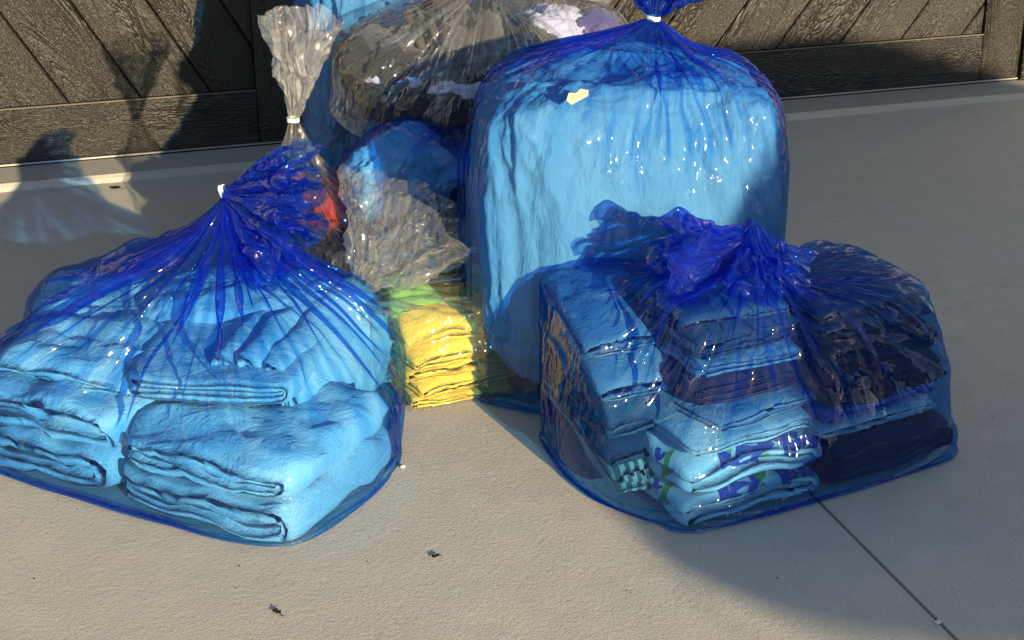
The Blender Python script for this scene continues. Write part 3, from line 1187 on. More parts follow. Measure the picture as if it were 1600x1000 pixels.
def bag(label, group, foot, shoulder, tie, boxes, mat, seed, nu=200, nv=84, tail=None, tie_axis=(0, 0, 1), show_tie=True, top_mat=None, **kw):
    b = empty('laundry_bag', (float(np.mean([p[0] for p in foot])), float(np.mean([p[1] for p in foot])), 0.0))
    tag(b, label, 'laundry bag', group)
    loc = np.array(b.location)
    X, C, sl = build_film(foot, shoulder, tie, boxes, nu, nv, seed, tie_axis=tie_axis, **kw)
    film_mesh('film', X - loc, C, sl, mat, b, off=seed * 1.37)
    if tail:
        for t in (tail if isinstance(tail, list) else [tail]):
            t = dict(t)
            Ct = t.pop('C', C * 0.9)
            nut, nvt = t.pop('nu', 140), t.pop('nv', 34)
            Xt, st = tail_film(tie, nu=nut, nv=nvt, C=Ct, seed=seed + 50, **t)
            film_mesh('gathered_top', Xt - loc, Ct, st, M[top_mat] if top_mat else M['clear_top'] if mat is M['clear'] else M['blue_top'], b, off=seed * 2.1)
    if show_tie:
        make_tie(b, tuple(np.array(tie) - loc), tie_axis)
    return b


# ================================================================== A: blue bag, front left
GA = 'folded white laundry in the front left blue bag'
rA = rad(-24)
def A(cx, cy, z, w, d, h, rz, mat, label, name='folded_towel', cat='towel', **kw):
    return folded(name, label, cat, (cx, cy, z), (w, d, h), rad(rz), M[mat], group=GA, **dict(dict(gap=.03, wob=.009, wrinkle=.0035, rnd=.24), **kw))
def LA(c, h, rz, mat, label, name, cat, **kw):
    return lump(name, label, cat, c, h, rad(rz), M[mat], group=GA, **dict(dict(fold=.014, fs=.15, exp=3.6, nu=150, nv=80, fine=.0022), **kw))
A(-.835, 2.745, .004, .43, .38, .082, -28, 'white_terry', 'lowest plump white towel at the left corner of the front left bag', n=2, seed=81, sag=.012, wob=.010, gap=.02)
A(-.828, 2.750, .084, .42, .37, .078, -26, 'white', 'bulging white sheet in the middle of the left pile, front left bag', 'folded_sheet', 'sheet', n=2, seed=85, sag=.022, wob=.011, gap=.02, wrinkle=.005)
A(-.478, 2.552, .004, .40, .38, .076, -28, 'white_terry', 'lowest plump white towel at the nearest corner of the front left bag', n=2, seed=82, sag=.012, wob=.009, gap=.02)
A(-.480, 2.562, .078, .385, .365, .074, -25, 'white', 'bulging white sheet over the nearest towel of the front left bag', 'folded_sheet', 'sheet', n=2, seed=86, sag=.024, wob=.011, gap=.02, wrinkle=.005)
LA((-.835, 3.00, .102), (.175, .150, .105), 6, 'white_terry', 'rounded white towel bundle at the back left of the front left bag', 'towel_bundle', 'towel', seed=83, exp=4.5, seams=((-.02, .014), (.05, .012)))
LA((-.55, 2.95, .125), (.215, .15, .130), 0, 'grey_white', 'soft pale sheet bundled below the knot of the front left bag', 'bundled_sheet', 'sheet', seed=84)
A(-.800, 2.775, .158, .35, .31, .058, -24, 'white', 'soft white shirt topping the left hand side of the front left bag', 'folded_shirt', 'shirt', n=2, seed=3, sag=.035, wob=.012, gap=.02)
A(-.540, 2.71, .168, .335, .36, .046, -7, 'white', 'neatly folded pale trousers lying on top in the front left bag', 'folded_trousers', 'trousers', n=2, seed=6, sag=.004, wrinkle=.0010, wob=.003)
# the pile on the right stands on edge: its layers run away from the viewer
for k, (dx, hh, lab) in enumerate(((0.0, .215, 'nearest the bag side'), (-.052, .225, 'second from the bag side'), (-.104, .22, 'third from the bag side'))):
    o = folded('folded_shirt', 'white shirt on edge in the front left bag, ' + lab, 'shirt',
               (-.352 + dx * .93 + .0, 2.785 + dx * -.26, .006), (hh, .45, .060), 0, M['white'], n=2, seed=30 + k, group=GA, sag=.004, wob=.006, wrinkle=.0015, gap=.03)
    me = o.data
    co = np.empty(len(me.vertices) * 3)
    me.vertices.foreach_get('co', co)
    co = co.reshape(-1, 3)
    # stand it up: width becomes height, leaning a little outwards at the foot
    x, y, z = co[:, 0].copy(), co[:, 1].copy(), co[:, 2].copy()
    hgt = x + hh / 2
    bow = 0.035 * np.sin(np.clip(hgt / hh, 0, 1) * np.pi) - 0.05 * (hgt / hh)
    co = np.stack([z - .026 + bow, y, hgt], 1)
    me.vertices.foreach_set('co', co.ravel())
    me.update()
    o.rotation_euler = (0, 0, rad(-15))

PA = world_points(in_group(GA))
ft, shd = loops_round(PA, lambda t: .19 + .03 * math.cos(rad(t - 70)), .001, ((-16, .022, 12), (-60, .010, 12)), seed=2)
bag('translucent blue laundry bag of white folded clothes nearest the lower left corner', 'translucent blue laundry bags',
    foot=ft, shoulder=shd, tie=(-.553, 2.80, .488), boxes=piece_hulls(GA), mat=M['blue'], seed=3, nu=264, nv=100, steps=44, slack_u=1.07, slack_v=1.0,
    tie_axis=(.9, -.15, .25), lift=.03, g=.7, amp=.006,
    tail=dict(axis=(.93, -.34, -.10), side=(-.05, .10, 1), length=.185, spread=54, skew=-.20, crumple=.4, thin=.5, steps=22, g=.5, ragged=.03, nu=180, nv=40))

# ================================================================== B: tall blue bag with comforter
co_ = lump('comforter', 'puffy white quilted comforter filling the tall blue bag', 'comforter', (.232, 3.070, .334), (.304, .206, .331), rad(4), M['comforter'],
           seed=4, fold=.030, fs=.26, exp=5.0, nu=260, nv=170, stretch=(1.6, 1.6, .55), seams=((.035, .016), (-.20, .014)), fine=.0035)
PB = world_points([co_])
ft, shd = loops_round(PB, .57, .006, (), seed=4)
bag('tall translucent blue laundry bag holding one white comforter, tied at the top', 'translucent blue laundry bags',
    foot=ft, shoulder=shd, tie=(.285, 3.09, .758), boxes=[Hull(PB, .003)], mat=M['blue'], seed=8, nu=248, nv=110, steps=44, slack_u=1.10, slack_v=1.0,
    tie_axis=(.1, -.1, 1), gather=.16, g=.6, amp=.006,
    tail=dict(axis=(.18, .05, 1), side=(1, 0, .0), length=.20, spread=44, thin=.5, steps=20, g=.2, ragged=.012, nu=150, nv=34))

# ================================================================== C: blue bag, front right
GC = 'folded laundry in the front right blue bag'
CR = 28
e1 = np.array([math.cos(rad(CR)), math.sin(rad(CR))])
e2 = np.array([-math.sin(rad(CR)), math.cos(rad(CR))])
C0 = np.array([.292, 2.355])
def Cp(a, b):
    p = C0 + e1 * a + e2 * b
    return float(p[0]), float(p[1])
def Cc(a, b, z, w, d, h, mat, label, name='folded_towel', cat='towel', rz=0, **kw):
    x, y = Cp(a, b)
    return folded(name, label, cat, (x, y, z), (w, d, h), rad(CR + rz), M[mat], group=GC, **kw)
Cc(.15, .10, .006, .300, .20, .056, 'print', 'lowest leaf print towel at the nearest corner of the front right bag', n=2, seed=41, sag=.012, gap=.05, wob=.006)
Cc(.155, .105, .063, .295, .20, .066, 'print', 'second leaf print towel up at the nearest corner of the front right bag', n=2, seed=42, sag=.018, gap=.05, wob=.008)
Cc(.165, .145, .130, .275, .26, .030, 'white_terry', 'pale towel lying on the leaf print towels of the front right bag', n=2, seed=43, sag=.010, gap=.14)
Cc(.20, .17, .157, .25, .26, .026, 'ltgrey', 'thin pale grey cloth under the maroon towel in the front right bag', 'folded_cloth', 'cloth', n=2, seed=44, sag=.008, rz=6)
Cc(.19, .21, .184, .24, .25, .050, 'maroon', 'maroon towel folded in the middle of the front right bag', n=3, seed=45, sag=.012, rz=2)
Cc(.21, .22, .235, .235, .26, .034, 'ltgrey', 'light grey shirt lying just above the maroon towel', 'folded_shirt', 'shirt', n=2, seed=46, sag=.010, rz=-3)
Cc(.205, .235, .270, .24, .26, .048, 'slate', 'slate towel near the top of the middle pile of the front right bag', n=4, seed=47, sag=.014, rz=3)
Cc(.20, .25, .319, .235, .25, .026, 'grey', 'grey knit on the very top of the middle pile of the front right bag', 'folded_sweater', 'sweater', n=2, seed=48, sag=.012, rz=-4)
# left side pile, sliding towards the viewer
Cc(0.030, 0.285, .060, .16, .32, .060, 'stripe', 'striped knit against the left side of the front right bag', 'folded_sweater', 'sweater', n=2, seed=49, sag=.02, rz=-4, tilt=(.0, .22), gap=.04)
Cc(0.030, 0.295, .118, .17, .32, .055, 'slate', 'dark slate towel low on the left of the front right bag', n=2, seed=50, sag=.03, rz=-7, tilt=(.0, .26), gap=.04, wob=.008)
Cc(0.040, 0.305, .175, .18, .32, .060, 'grey', 'rolled grey terry towel on the left of the front right bag', n=2, seed=51, sag=.035, rz=-8, tilt=(.05, .28), gap=.04, wob=.008)
Cc(0.050, 0.325, .232, .17, .30, .038, 'ltgrey', 'smooth pale blue grey shirt on the left of the front right bag', 'folded_shirt', 'shirt', n=2, seed=52, sag=.03, rz=-10, tilt=(.05, .26), gap=.04)
Cc(0.060, 0.365, .276, .17, .26, .036, 'ltgrey', 'ruffled pale shirt topping the left pile of the front right bag', 'folded_shirt', 'shirt', n=3, seed=53, sag=.02, rz=-12, tilt=(.05, .20), wrinkle=.004)
# right pile
Cc(.468, .15, .006, .31, .30, .088, 'navy', 'lowest navy trousers at the right end of the front right bag', 'folded_trousers', 'trousers', n=2, seed=54, sag=.010)
Cc(.460, .16, .094, .29, .28, .024, 'white_terry', 'thin white cloth between navy garments in the front right bag', 'folded_cloth', 'cloth', n=2, seed=55, sag=.008)
Cc(.468, .17, .118, .28, .28, .030, 'blue_cloth', 'bright blue shirt between navy garments in the front right bag', 'folded_shirt', 'shirt', n=2, seed=56, sag=.008)
Cc(.470, .17, .148, .295, .29, .070, 'navy_terry', 'navy terry towel halfway up the right pile of the front right bag', n=3, seed=57, sag=.012)
Cc(.465, .18, .218, .285, .28, .058, 'navy', 'dark navy trousers with a looped fold in the right pile', 'folded_trousers', 'trousers', n=2, seed=58, sag=.012, gap=.22)
Cc(.465, .19, .276, .275, .27, .036, 'denim', 'blue denim garment near the top of the right pile', 'folded_jeans', 'jeans', n=2, seed=59, sag=.012)
Cc(.465, .20, .311, .265, .26, .024, 'grey', 'pale grey towel lying on top of the right pile', n=2, seed=60, sag=.014)
# white care label hanging between the piles
lx, ly = Cp(.055, .20)
V, F = box_vf(-.017, .017, -.0006, .0006, -.026, .026)
o = mesh('care_label', V, F, M['paper'])
o.data.materials[0] = M['white']
o.location = (lx - .005, ly + .0, .205)
o.rotation_euler = (rad(-35), rad(22), rad(10))
tag(o, 'small white care label showing between the piles of the front right bag', 'label')
PC = world_points(in_group(GC))
ft, shd = loops_round(PC, lambda t: .24 + .05 * math.cos(rad(t - 80)), .001, ((-118, .014, 10), (-150, .020, 14), (18, .012, 10)), seed=6)
bag('translucent blue laundry bag of dark mixed towels and trousers in the right foreground', 'translucent blue laundry bags',
    foot=ft, shoulder=shd, tie=(.435, 2.66, .468), boxes=piece_hulls(GC), mat=M['blue'], seed=12, nu=256, nv=100, steps=44, slack_u=1.07, slack_v=1.0,
    tie_axis=(-.9, 0, .1), lift=.02, show_tie=False, g=.7, amp=.006,
    tail=[dict(axis=(-1, -.12, .05), side=(.1, -.45, 1), length=.175, spread=50, skew=-.22, thin=.5, steps=24, g=1.6, ragged=.03, nu=170, nv=44, curl=(0, -.03, -.06), crumple=.85),
          dict(axis=(.35, -.75, -.45), side=(1, .25, 0), length=.12, spread=50, thin=.6, steps=20, g=1.0, ragged=.02, nu=110, nv=28, C=.7, curl=(0, 0, -.03), crumple=1.0)])

# ================================================================== D: clear bag with yellow towels
GD = 'folded towels in the small clear bag'
yl = ('lowest thin yellow towel in the small clear bag', 'second thin yellow towel up in the small clear bag', 'third yellow towel up in the small clear bag',
      'thick fourth yellow towel up in the small clear bag', 'thick rounded yellow towel on top in the small clear bag')
z = .006
for k in range(5):
    hh = (.024, .026, .030, .046, .052)[k]
    folded('folded_towel', yl[k], 'towel', (-.152 + (.0, .004, -.003, .0, -.004)[k], 2.985 + .007 * k, z), (.235 - .012 * (k == 4), .225, hh), rad(24 + (0, 5, -4, 3, -6)[k]), M['yellow'],
           n=2, seed=70 + k, group=GD, sag=.012 + .022 * (k > 2), gap=.05, wob=.006, wrinkle=.003)
    z += hh - .001
folded('folded_towel', 'green towel lying on the upper left of the yellow towels', 'towel', (-.225, 3.035, .165), (.12, .16, .040), rad(24), M['green'], n=2, seed=78, group=GD, sag=.03, gap=.05, wob=.008, wrinkle=.004)
folded('folded_towel', 'green towel tucked left beside the yellow towels', 'towel', (-.285, 3.06, .09), (.08, .18, .085), rad(24), M['green'], n=2, seed=79, group=GD, sag=.02, gap=.05)
folded('folded_towel', 'cream towel under the green towels in the small clear bag', 'towel', (-.30, 3.06, .006), (.10, .22, .08), rad(20), M['cream'], n=3, seed=80, group=GD, sag=.02)
PD = world_points(in_group(GD))
boxD = piece_hulls(GD)
FD, SD = loops_round(PD, lambda t: .22 + .11 * math.exp(-(((t - 70 + 180) % 360 - 180) / 60) ** 2), .008, ((200, .02, 20),), seed=8)
bag('small clear laundry bag with a stack of yellow towels, between the blue bags', 'clear laundry bags',
    foot=FD, shoulder=SD,
    tie=(-.335, 2.985, .196), boxes=boxD, mat=M['clear'], seed=21, nu=200, nv=80, steps=26, slack_u=1.2, slack_v=1.02, tie_axis=(-1, -.3, 0), g=.2, gather=.18, amp=.014,
    top_mat='clear_mid',
    tail=dict(axis=(.55, .14, .78), side=(.8, -.1, -.5), length=.27, spread=42, thin=.9, steps=14, g=.1, ragged=.03, nu=150, nv=44, C=1.1, crumple=.8))

# ================================================================== E: clear bag with twisted neck
GE = 'clothes in the clear bag with the long neck'
lump('red_shirt', 'red shirt bunched in the clear bag behind the left blue bag', 'shirt', (-.475, 3.47, .235), (.13, .10, .06), rad(-15), M['red'], seed=31, fold=.020, fs=.10, group=GE, nu=120, nv=60)
lump('black_jacket', 'shiny black jacket bundled in the clear bag beneath the red shirt', 'jacket', (-.50, 3.44, .115), (.17, .14, .095), rad(-10), M['black'], seed=32, fold=.026, fs=.12, group=GE, nu=150, nv=80, exp=3)
folded('folded_cloth', 'cream cloth at the bottom of the clear bag beneath the black jacket', 'cloth', (-.48, 3.33, .006), (.34, .24, .035), rad(-6), M['cream'], n=2, seed=33, group=GE, sag=.01)
PE = world_points(in_group(GE))
PE = world_points(in_group(GE))
boxE = piece_hulls(GE)
FE, SE = loops_round(PE, .22, .01, (), seed=9)
bag('clear laundry bag with a tall twisted neck behind the left blue bag', 'clear laundry bags',
    foot=FE, shoulder=SE,
    tie=(-.502, 3.42, .458), boxes=boxE, mat=M['clear'], seed=23, nu=170, nv=76, steps=40, slack_u=1.12, slack_v=1.0, tie_axis=(0, 0, 1), gather=.22, tie_r=.010,
    tail=dict(axis=(.14, -.02, 1), side=(1, -.1, 0), length=.245, spread=22, thin=.8, crumple=.55, steps=14, g=.1, ragged=.02, nu=130, nv=44, C=.85, zig=1.6))

# ================================================================== G: blue bag in the middle, behind
GG = 'laundry in the middle blue bag'
lump('rolled_blanket', 'white fleece blanket curled up in the middle blue bag', 'blanket', (-.265, 3.385, .325), (.125, .105, .095), rad(20), M['white_terry'], seed=41, fold=.022, fs=.11, group=GG, nu=130, nv=70, exp=2.4)
folded('folded_blanket', 'lower layer of pale blanket trailing right in the middle blue bag', 'blanket', (-.155, 3.43, .325), (.24, .20, .045), rad(25), M['grey_white'], n=2, seed=42, group=GG, sag=.03, gap=.2, tilt=(.25, 0))
folded('folded_trousers', 'dark navy trousers beneath the blanket in the middle blue bag', 'trousers', (-.19, 3.48, .14), (.40, .34, .13), rad(6), M['navy'], n=4, seed=43, group=GG, sag=.02)
folded('folded_sheet', 'dark navy sheet at the bottom of the middle blue bag', 'sheet', (-.19, 3.48, .006), (.42, .36, .13), rad(2), M['navy_terry'], n=4, seed=44, group=GG, sag=.02)
PG = world_points(in_group(GG))
PG = world_points(in_group(GG))
boxG = piece_hulls(GG)
FG, SG = loops_round(PG, .37, .01, (), seed=10)
bag('middle blue laundry bag half hidden under the bag of grey clothes', 'translucent blue laundry bags',
    foot=FG, shoulder=SG,
    tie=(-.12, 3.62, .47), boxes=boxG, mat=M['blue'], seed=27, nu=160, nv=64, steps=36, slack_u=1.1, slack_v=1.0, gather=.16, show_tie=False)

# ================================================================== F: clear bag with grey and black clothes, resting on G
GF = 'clothes in the clear bag of grey and black clothes'
lump('grey_sweater', 'taupe grey sweater draped over dark clothes in the upper clear bag', 'sweater', (-.13, 3.64, .595), (.12, .11, .075), rad(10), M['taupe'], seed=51, fold=.034, fs=.10, group=GF, nu=170, nv=90, stretch=(1.6, 1, 1), tilt=-.15)
lump('black_shirt', 'black shirt heaped at the right of the upper clear bag', 'shirt', (-.03, 3.60, .530), (.12, .12, .085), rad(-20), M['black'], seed=52, fold=.034, fs=.10, group=GF, nu=130, nv=70)
lump('black_trousers', 'charcoal trousers heaped at the left of the upper clear bag', 'trousers', (-.285, 3.62, .535), (.13, .12, .085), rad(20), M['charcoal'], seed=53, fold=.034, fs=.10, group=GF, nu=130, nv=70)
lump('white_sock', 'white sock lying across the dark clothes at the left of the upper clear bag', 'sock', (-.275, 3.515, .527), (.075, .02, .017), rad(-18), M['lavender'], seed=54, fold=.008, fs=.06, group=GF, nu=60, nv=30, fine=.001)
lump('pale_shirt', 'pale lilac shirt sleeve crumpled among the dark clothes of the upper clear bag', 'shirt', (-.125, 3.49, .500), (.085, .025, .028), rad(-12), M['lavender'], seed=55, fold=.012, fs=.06, group=GF, nu=80, nv=40, fine=.002)
lump('black_sweater', 'black sweater at the bottom of the upper clear bag', 'sweater', (-.17, 3.60, .462), (.20, .14, .048), rad(5), M['black'], seed=56, fold=.014, fs=.10, group=GF, nu=130, nv=60, exp=3)
PF = world_points(in_group(GF))
boxF = [Hull(PF, .003)]
lump('navy_shirt', 'navy shirt crumpled in the middle of the upper clear bag', 'shirt', (-.19, 3.545, .535), (.075, .06, .06), rad(30), M['navy'], seed=57, fold=.026, fs=.08, group=GF, nu=110, nv=60)
lump('grey_shirt', 'light grey shirt tuck showing at the upper left of the upper clear bag', 'shirt', (-.30, 3.58, .600), (.07, .05, .035), rad(-30), M['slate'], seed=58, fold=.022, fs=.07, group=GF, nu=100, nv=50)
bf = empty('laundry_bag', (-.17, 3.60, .43))
tag(bf, 'large clear laundry bag of grey and black clothes lying on the middle blue bag', 'laundry bag', 'clear laundry bags')
floor_pts = [(-.41, 3.50, .46), (-.30, 3.44, .43), (-.15, 3.42, .42), (.0, 3.44, .43), (.09, 3.52, .46), (.10, 3.64, .48), (.02, 3.76, .48), (-.18, 3.79, .48), (-.36, 3.76, .48), (-.43, 3.63, .48)]
sh_pts = [(-.42, 3.50, .52), (-.30, 3.45, .52), (-.15, 3.43, .52), (0, 3.45, .53), (.09, 3.53, .55), (.11, 3.65, .57), (.03, 3.77, .60), (-.18, 3.80, .63), (-.36, 3.77, .60), (-.43, 3.64, .56)]
X, C_, sl = build_film(floor_pts, sh_pts, (-.055, 3.62, .775), boxF, 210, 72, 29, slack_u=1.12, steps=40, gather=.18, g=1.5, hem=False)
film_mesh('film', X - np.array(bf.location), C_, sl, M['clear'], bf, off=4.4)
Xt, st = tail_film((-.055, 3.62, .775), (.6, 0, .55), (.2, 0, 1), .16, 40, 110, 28, .7, 91, crumple=.6, thin=.6, steps=14, g=.2)
film_mesh('gathered_top', Xt - np.array(bf.location), .7, st, M['clear_top'], bf, off=1.4)
make_tie(bf, tuple(np.array((-.055, 3.62, .775)) - np.array(bf.location)), (.3, 0, 1))

# ================================================================== H: blue bag at the back
lump('quilt', 'pale blue quilt filling the rearmost blue bag beside the dark door', 'quilt', (-.33, 4.02, .40), (.225, .17, .395), rad(12), M['comforter'], seed=61, fold=.035, fs=.20, exp=4.0, nu=170, nv=130, stretch=(1.3, 1.3, .7))
PH = world_points([o for o in bpy.data.objects if o.name == 'quilt'])
bag('tall blue laundry bag standing farthest back against the garage door', 'translucent blue laundry bags',
    foot=loops_round(PH, .70, .01)[0], shoulder=loops_round(PH, .70, .01)[1],
    tie=(-.34, 4.02, .93), boxes=[Hull(PH, .002)], mat=M['blue'], seed=33, nu=160, nv=80, steps=32, slack_u=1.10, gather=.2, g=.6,
    tail=dict(axis=(0, 0, 1), side=(1, 0, 0), length=.18, spread=36, thin=.5, steps=12, g=.2, nu=100, nv=24))

# ================================================================== I: clear bag with lavender clothes
GI = 'clothes in the clear bag behind the tall blue bag'
lump('lavender_shirt', 'lavender shirt in the clear bag behind the tall blue bag', 'shirt', (.085, 3.76, .56), (.10, .10, .075), rad(0), M['lavender'], seed=71, fold=.024, fs=.11, group=GI, nu=130, nv=70)
lump('indigo_shirt', 'dark indigo shirt at the right edge of the clear bag behind the tall blue bag', 'shirt', (.20, 3.80, .55), (.075, .09, .075), rad(10), M['indigo'], seed=72, fold=.024, fs=.09, group=GI, nu=110, nv=60)
lump('white_shirt', 'cream white shirt below the lavender shirt in the clear bag', 'shirt', (.02, 3.70, .48), (.10, .09, .06), rad(0), M['cream'], seed=73, fold=.022, fs=.09, group=GI, nu=110, nv=60)
lump('cream_blanket', 'cream blanket at the bottom of the clear bag behind the tall blue bag', 'blanket', (.10, 3.85, .20), (.17, .13, .20), rad(5), M['cream'], seed=74, fold=.02, fs=.14, group=GI, nu=110, nv=80, exp=3.5)
PI = world_points(in_group(GI))
boxI = piece_hulls(GI)
bag('clear laundry bag of lavender and indigo shirts behind the tall blue bag', 'clear laundry bags',
    foot=[(-.10, 3.72), (.05, 3.67), (.22, 3.69), (.31, 3.78), (.31, 3.93), (.20, 4.01), (.02, 4.01), (-.10, 3.92)],
    shoulder=[(-.09, 3.71, .52), (.05, 3.67, .53), (.20, 3.69, .53), (.30, 3.78, .52), (.31, 3.92, .53), (.20, 4.0, .56), (.03, 4.0, .57), (-.09, 3.90, .55)],
    tie=(.05, 3.80, .735), boxes=boxI, mat=M['clear'], seed=37, nu=150, nv=70, steps=32, slack_u=1.14, gather=.18, tie_axis=(1, 0, .3),
    tail=dict(axis=(1, 0, -.10), side=(.1, -.1, 1), length=.20, spread=20, thin=.5, steps=12, g=.3, nu=110, nv=30, C=.6, ragged=.03))

# ------------------------------------------------------------------ paper tag on the tall bag
def paper_tag():
    pts = [(-.018, -.006), (-.010, -.016), (.024, -.004), (.026, .006), (.012, .011), (.002, .004), (-.011, .007)]
    t = .0005
    V = [(x, -t, z) for x, z in pts] + [(x, t, z) for x, z in pts]
    n = len(pts)
    F = [tuple(range(n)), tuple(range(2 * n - 1, n - 1, -1))] + [(i, i + n, (i + 1) % n + n, (i + 1) % n) for i in range(n)]
    root = mesh('paper_tag', V, F, M['paper'])
    tag(root, 'small cream paper tag with handwriting on the tall blue bag', 'tag')
    return root
pt = paper_tag()
pt.location = (.118, 2.843, .662)
pt.rotation_euler = (rad(-12), rad(-8), rad(3))
rg = np.random.RandomState(5)
V, F = [], []
for (x0, z0, x1, z1, nst) in ((-.008, -.002, .014, .006, 6), (-.006, -.0085, .010, -.003, 4), (.006, -.002, .022, .004, 4)):
    for k in range(nst):
        f = (k + .2) / nst
        cx, cz = x0 + (x1 - x0) * f, z0 + (z1 - z0) * f
        for s_ in range(2):
            a = rg.uniform(-1.2, 1.4)
            dx, dz = math.cos(a) * .0011, math.sin(a) * .0013
            ox = s_ * .0009
            wv_ = .00055
            b = len(V)
            V += [(cx + ox - dx - wv_, -.0009, cz - dz), (cx + ox - dx + wv_, -.0009, cz - dz), (cx + ox + dx + wv_, -.0009, cz + dz), (cx + ox + dx - wv_, -.0009, cz + dz)]
            F.append((b, b + 1, b + 2, b + 3))
mesh('handwriting', V, F, M['ink'], pt)

# ------------------------------------------------------------------ small litter on the concrete
def leaf(x, y, rz, size, label, mat):
    n = 9
    V, F = [], []
    for i in range(n):
        t = i / (n - 1)
        w = size * 0.26 * math.sin(math.pi * t) ** 0.8 * (1 + 0.35 * math.sin(9 * t)) + 0.0003
        zc = 0.002 + 0.25 * size * (t - 0.4) ** 2
        V += [((t - .5) * size, -w, zc + w * .5), ((t - .5) * size, 0, zc), ((t - .5) * size, w, zc + w * .7)]
    for i in range(n - 1):
        for k in range(2):
            a = i * 3 + k
            F.append((a, a + 3, a + 4, a + 1))
    o = mesh('dead_leaf', V, F, mat, None, True)
    o.location = (x, y, 0.0005)
    o.rotation_euler = (0, 0, rz)
    tag(o, label, 'leaf', 'dead leaves on the concrete')
    md = o.modifiers.new('thick', 'SOLIDIFY')
    md.thickness = 0.0004
    st_ = mesh('leaf_stem', *box_vf(.45 * size, .85 * size, -.0004, .0004, .0006, .0014), M['bark'], o)
    return o
p = wc(.548, 2.208); leaf(p[0], p[1], rad(30), .015, 'small dark curled leaf on the concrete between the two front blue bags', M['bark'])
p = wc(.260, 2.121); leaf(p[0], p[1], rad(-38), .019, 'olive brown leaf on the concrete nearest the bottom edge', M['leaf'])
p = wc(.169, 4.470); leaf(p[0], p[1], rad(10), .030, 'dark dry leaf beside the garage threshold left of the bags', M['bark'])
rg = np.random.RandomState(9)
V, F = [], []
o = None
for (x, y, s_) in ((1.262, 1.775, .004), (.57, 2.54, .004)):
    u = []
    for i in range(5):
        for j in range(8):
            a, b = (i / 4 - .5) * math.pi, j / 8 * 2 * math.pi
            r_ = s_ * (1 + .25 * rg.rand())
            u.append((r_ * math.cos(a) * math.cos(b) * 1.3, r_ * math.cos(a) * math.sin(b), .003 + .7 * r_ * math.sin(a)))
    pb = mesh('pebble', u, grid_faces(5, 8, True), M['pebble'], None, True)
    pb.location = wc(x, y, 0)
    tag(pb, 'tiny white stone chip beside the dark expansion joint' if x > 1 else 'tiny white stone chip on the sunlit concrete between the front bags', 'stone chip')

rg = np.random.RandomState(77)
V, F = [], []
for k in range(520):
    x, y = rg.uniform(-.6, 3.4), (rg.uniform(1.3, 4.53) if k % 3 else 4.545 - abs(rg.normal(0, .05)))
    r_ = rg.uniform(.0006, .0019)
    p = wc(x, y)
    b = len(V)
    a0 = rg.uniform(0, 6)
    for i in range(5):
        a = a0 + i / 5 * 6.283
        V.append((p[0] + r_ * math.cos(a) * rg.uniform(.7, 1.3), p[1] + r_ * math.sin(a) * rg.uniform(.7, 1.3), .0001))
    V.append((p[0], p[1], r_ * rg.uniform(.6, 1.2)))
    F += [(b + i, b + (i + 1) % 5, b + 5) for i in range(5)]
gr_ = mesh('grit', V, F, M['bark'])
gr_['kind'] = 'stuff'

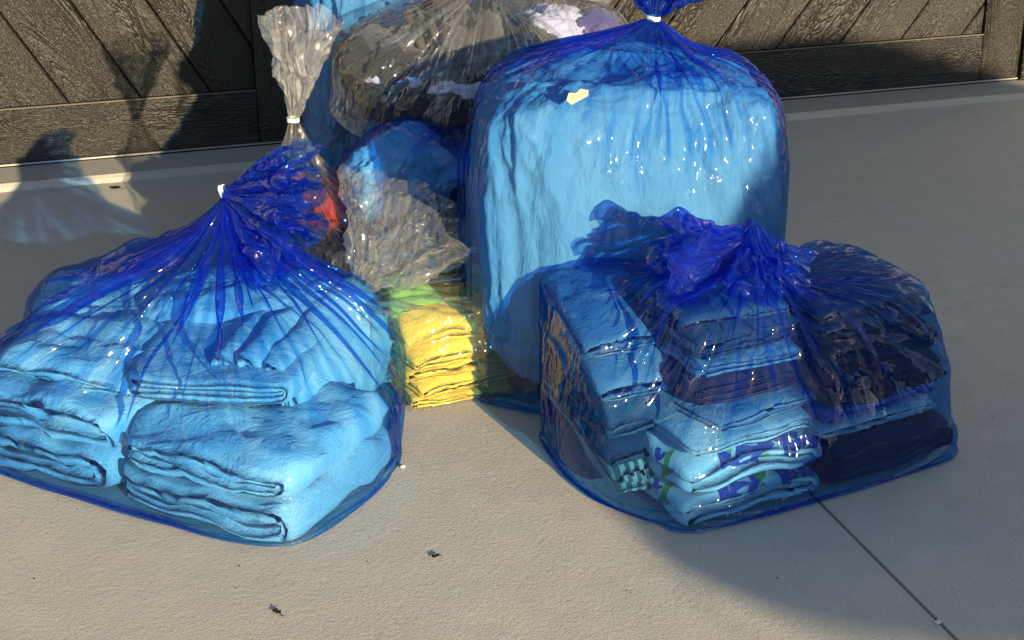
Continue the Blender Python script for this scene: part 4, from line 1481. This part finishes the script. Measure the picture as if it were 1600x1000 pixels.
# ------------------------------------------------------------------ added leafy shade caster, unseen behind the viewer, outlined to darken the driveway's right
def shade_hedge():
    root = empty('shade_hedge', wc(0, -2.78, 0.0), WR)
    tag(root, 'unseen dark green leafy shade caster added behind the viewer beside the driveway', 'shade_hedge')
    lf = mat_plain('shade_hedge_leaf', (0.05, 0.09, 0.03), 0.6, 0.4)
    pr = [(2.72, -.02), (2.62, .6), (2.58, .98), (2.26, 1.10), (2.11, 1.145), (1.965, 1.178), (2.06, 1.215), (2.30, 1.25), (2.36, 1.45), (2.42, 1.69), (2.56, 1.87), (2.85, 1.965), (3.74, 2.01), (4.22, 2.01), (4.6, 1.93), (4.86, 1.83), (4.98, 1.72), (5.08, 1.3), (5.1, -.02)]
    P = []
    for a in range(len(pr) - 1):
        p, q = np.array(pr[a]), np.array(pr[a + 1])
        n = max(1, int(np.linalg.norm(q - p) / .05))
        for k in range(n):
            P.append(p + (q - p) * k / n)
    P.append(np.array(pr[-1]))
    P = np.array(P)
    c = np.array([3.7, .9])
    rows = []
    for (y, k) in ((-.16, .0), (-.17, .5), (-.17, .93), (-.10, 1), (0, 1), (.10, 1), (.17, .93), (.17, .5), (.16, .0)):
        q = c + (P - c) * k
        rows.append(np.stack([q[:, 0], np.full(len(P), y), q[:, 1]], 1))
    X = np.stack(rows)
    X += (fbm(X, .35, 7, 2) * .012)[..., None]
    mesh('foliage_core', X.reshape(-1, 3), grid_faces(len(rows), len(P), False), lf, root, True)
    rg = np.random.RandomState(3)
    V, F = [], []
    for r_ in range(5200):
        a = rg.randint(len(P) - 1)
        k = 1 if rg.rand() < .45 else rg.rand() ** .5
        q = c + (P[a] - c) * k
        y = rg.uniform(-.17, .17) if k == 1 else rg.choice([-.18, .18])
        ce = np.array([q[0], y, q[1]]) + rg.normal(0, .008, 3)
        d = rg.normal(size=3); d /= np.linalg.norm(d)
        e = np.cross(d, rg.normal(size=3)); e /= np.linalg.norm(e)
        L, w = rg.uniform(.012, .022), rg.uniform(.006, .010)
        b = len(V)
        V += [ce - d * L, ce + e * w, ce + d * L, ce - e * w]
        F.append((b, b + 1, b + 2, b + 3))
    lv = mesh('leaves', V, F, lf, root)
    lv['kind'] = 'stuff'
shade_hedge()

# ------------------------------------------------------------------ an added, unseen tree line: it dims the bright horizon mirrored in the film
def added_wood():
    n, rows = 260, []
    t = np.linspace(rad(150), rad(390), n)
    hgt = 6.2 + 1.0 * fbm(np.stack([t * 10, t * 0], 1), 1.6, 3, 4)
    for (rr, k) in ((43, 0), (42.2, .45), (42.6, .85), (44, 1.0), (46, .8), (47, 0)):
        wob = fbm(np.stack([t * 30, t * 0 + k * 3], 1), 2.2, 8, 3) * .7 * (k > 0)
        rows.append(np.stack([(rr + wob) * np.cos(t), (rr + wob) * np.sin(t), hgt * k - .12 + wob * .4 * (k > 0)], 1))
    X = np.stack(rows)
    o = mesh('added_wood', X.reshape(-1, 3), grid_faces(len(rows), n, False), mat_plain('added_foliage', (0.05, 0.065, 0.03), 0.9, 0.2, bump=.3, bscale=1.5), None, True)
    o['kind'] = 'stuff'
added_wood()
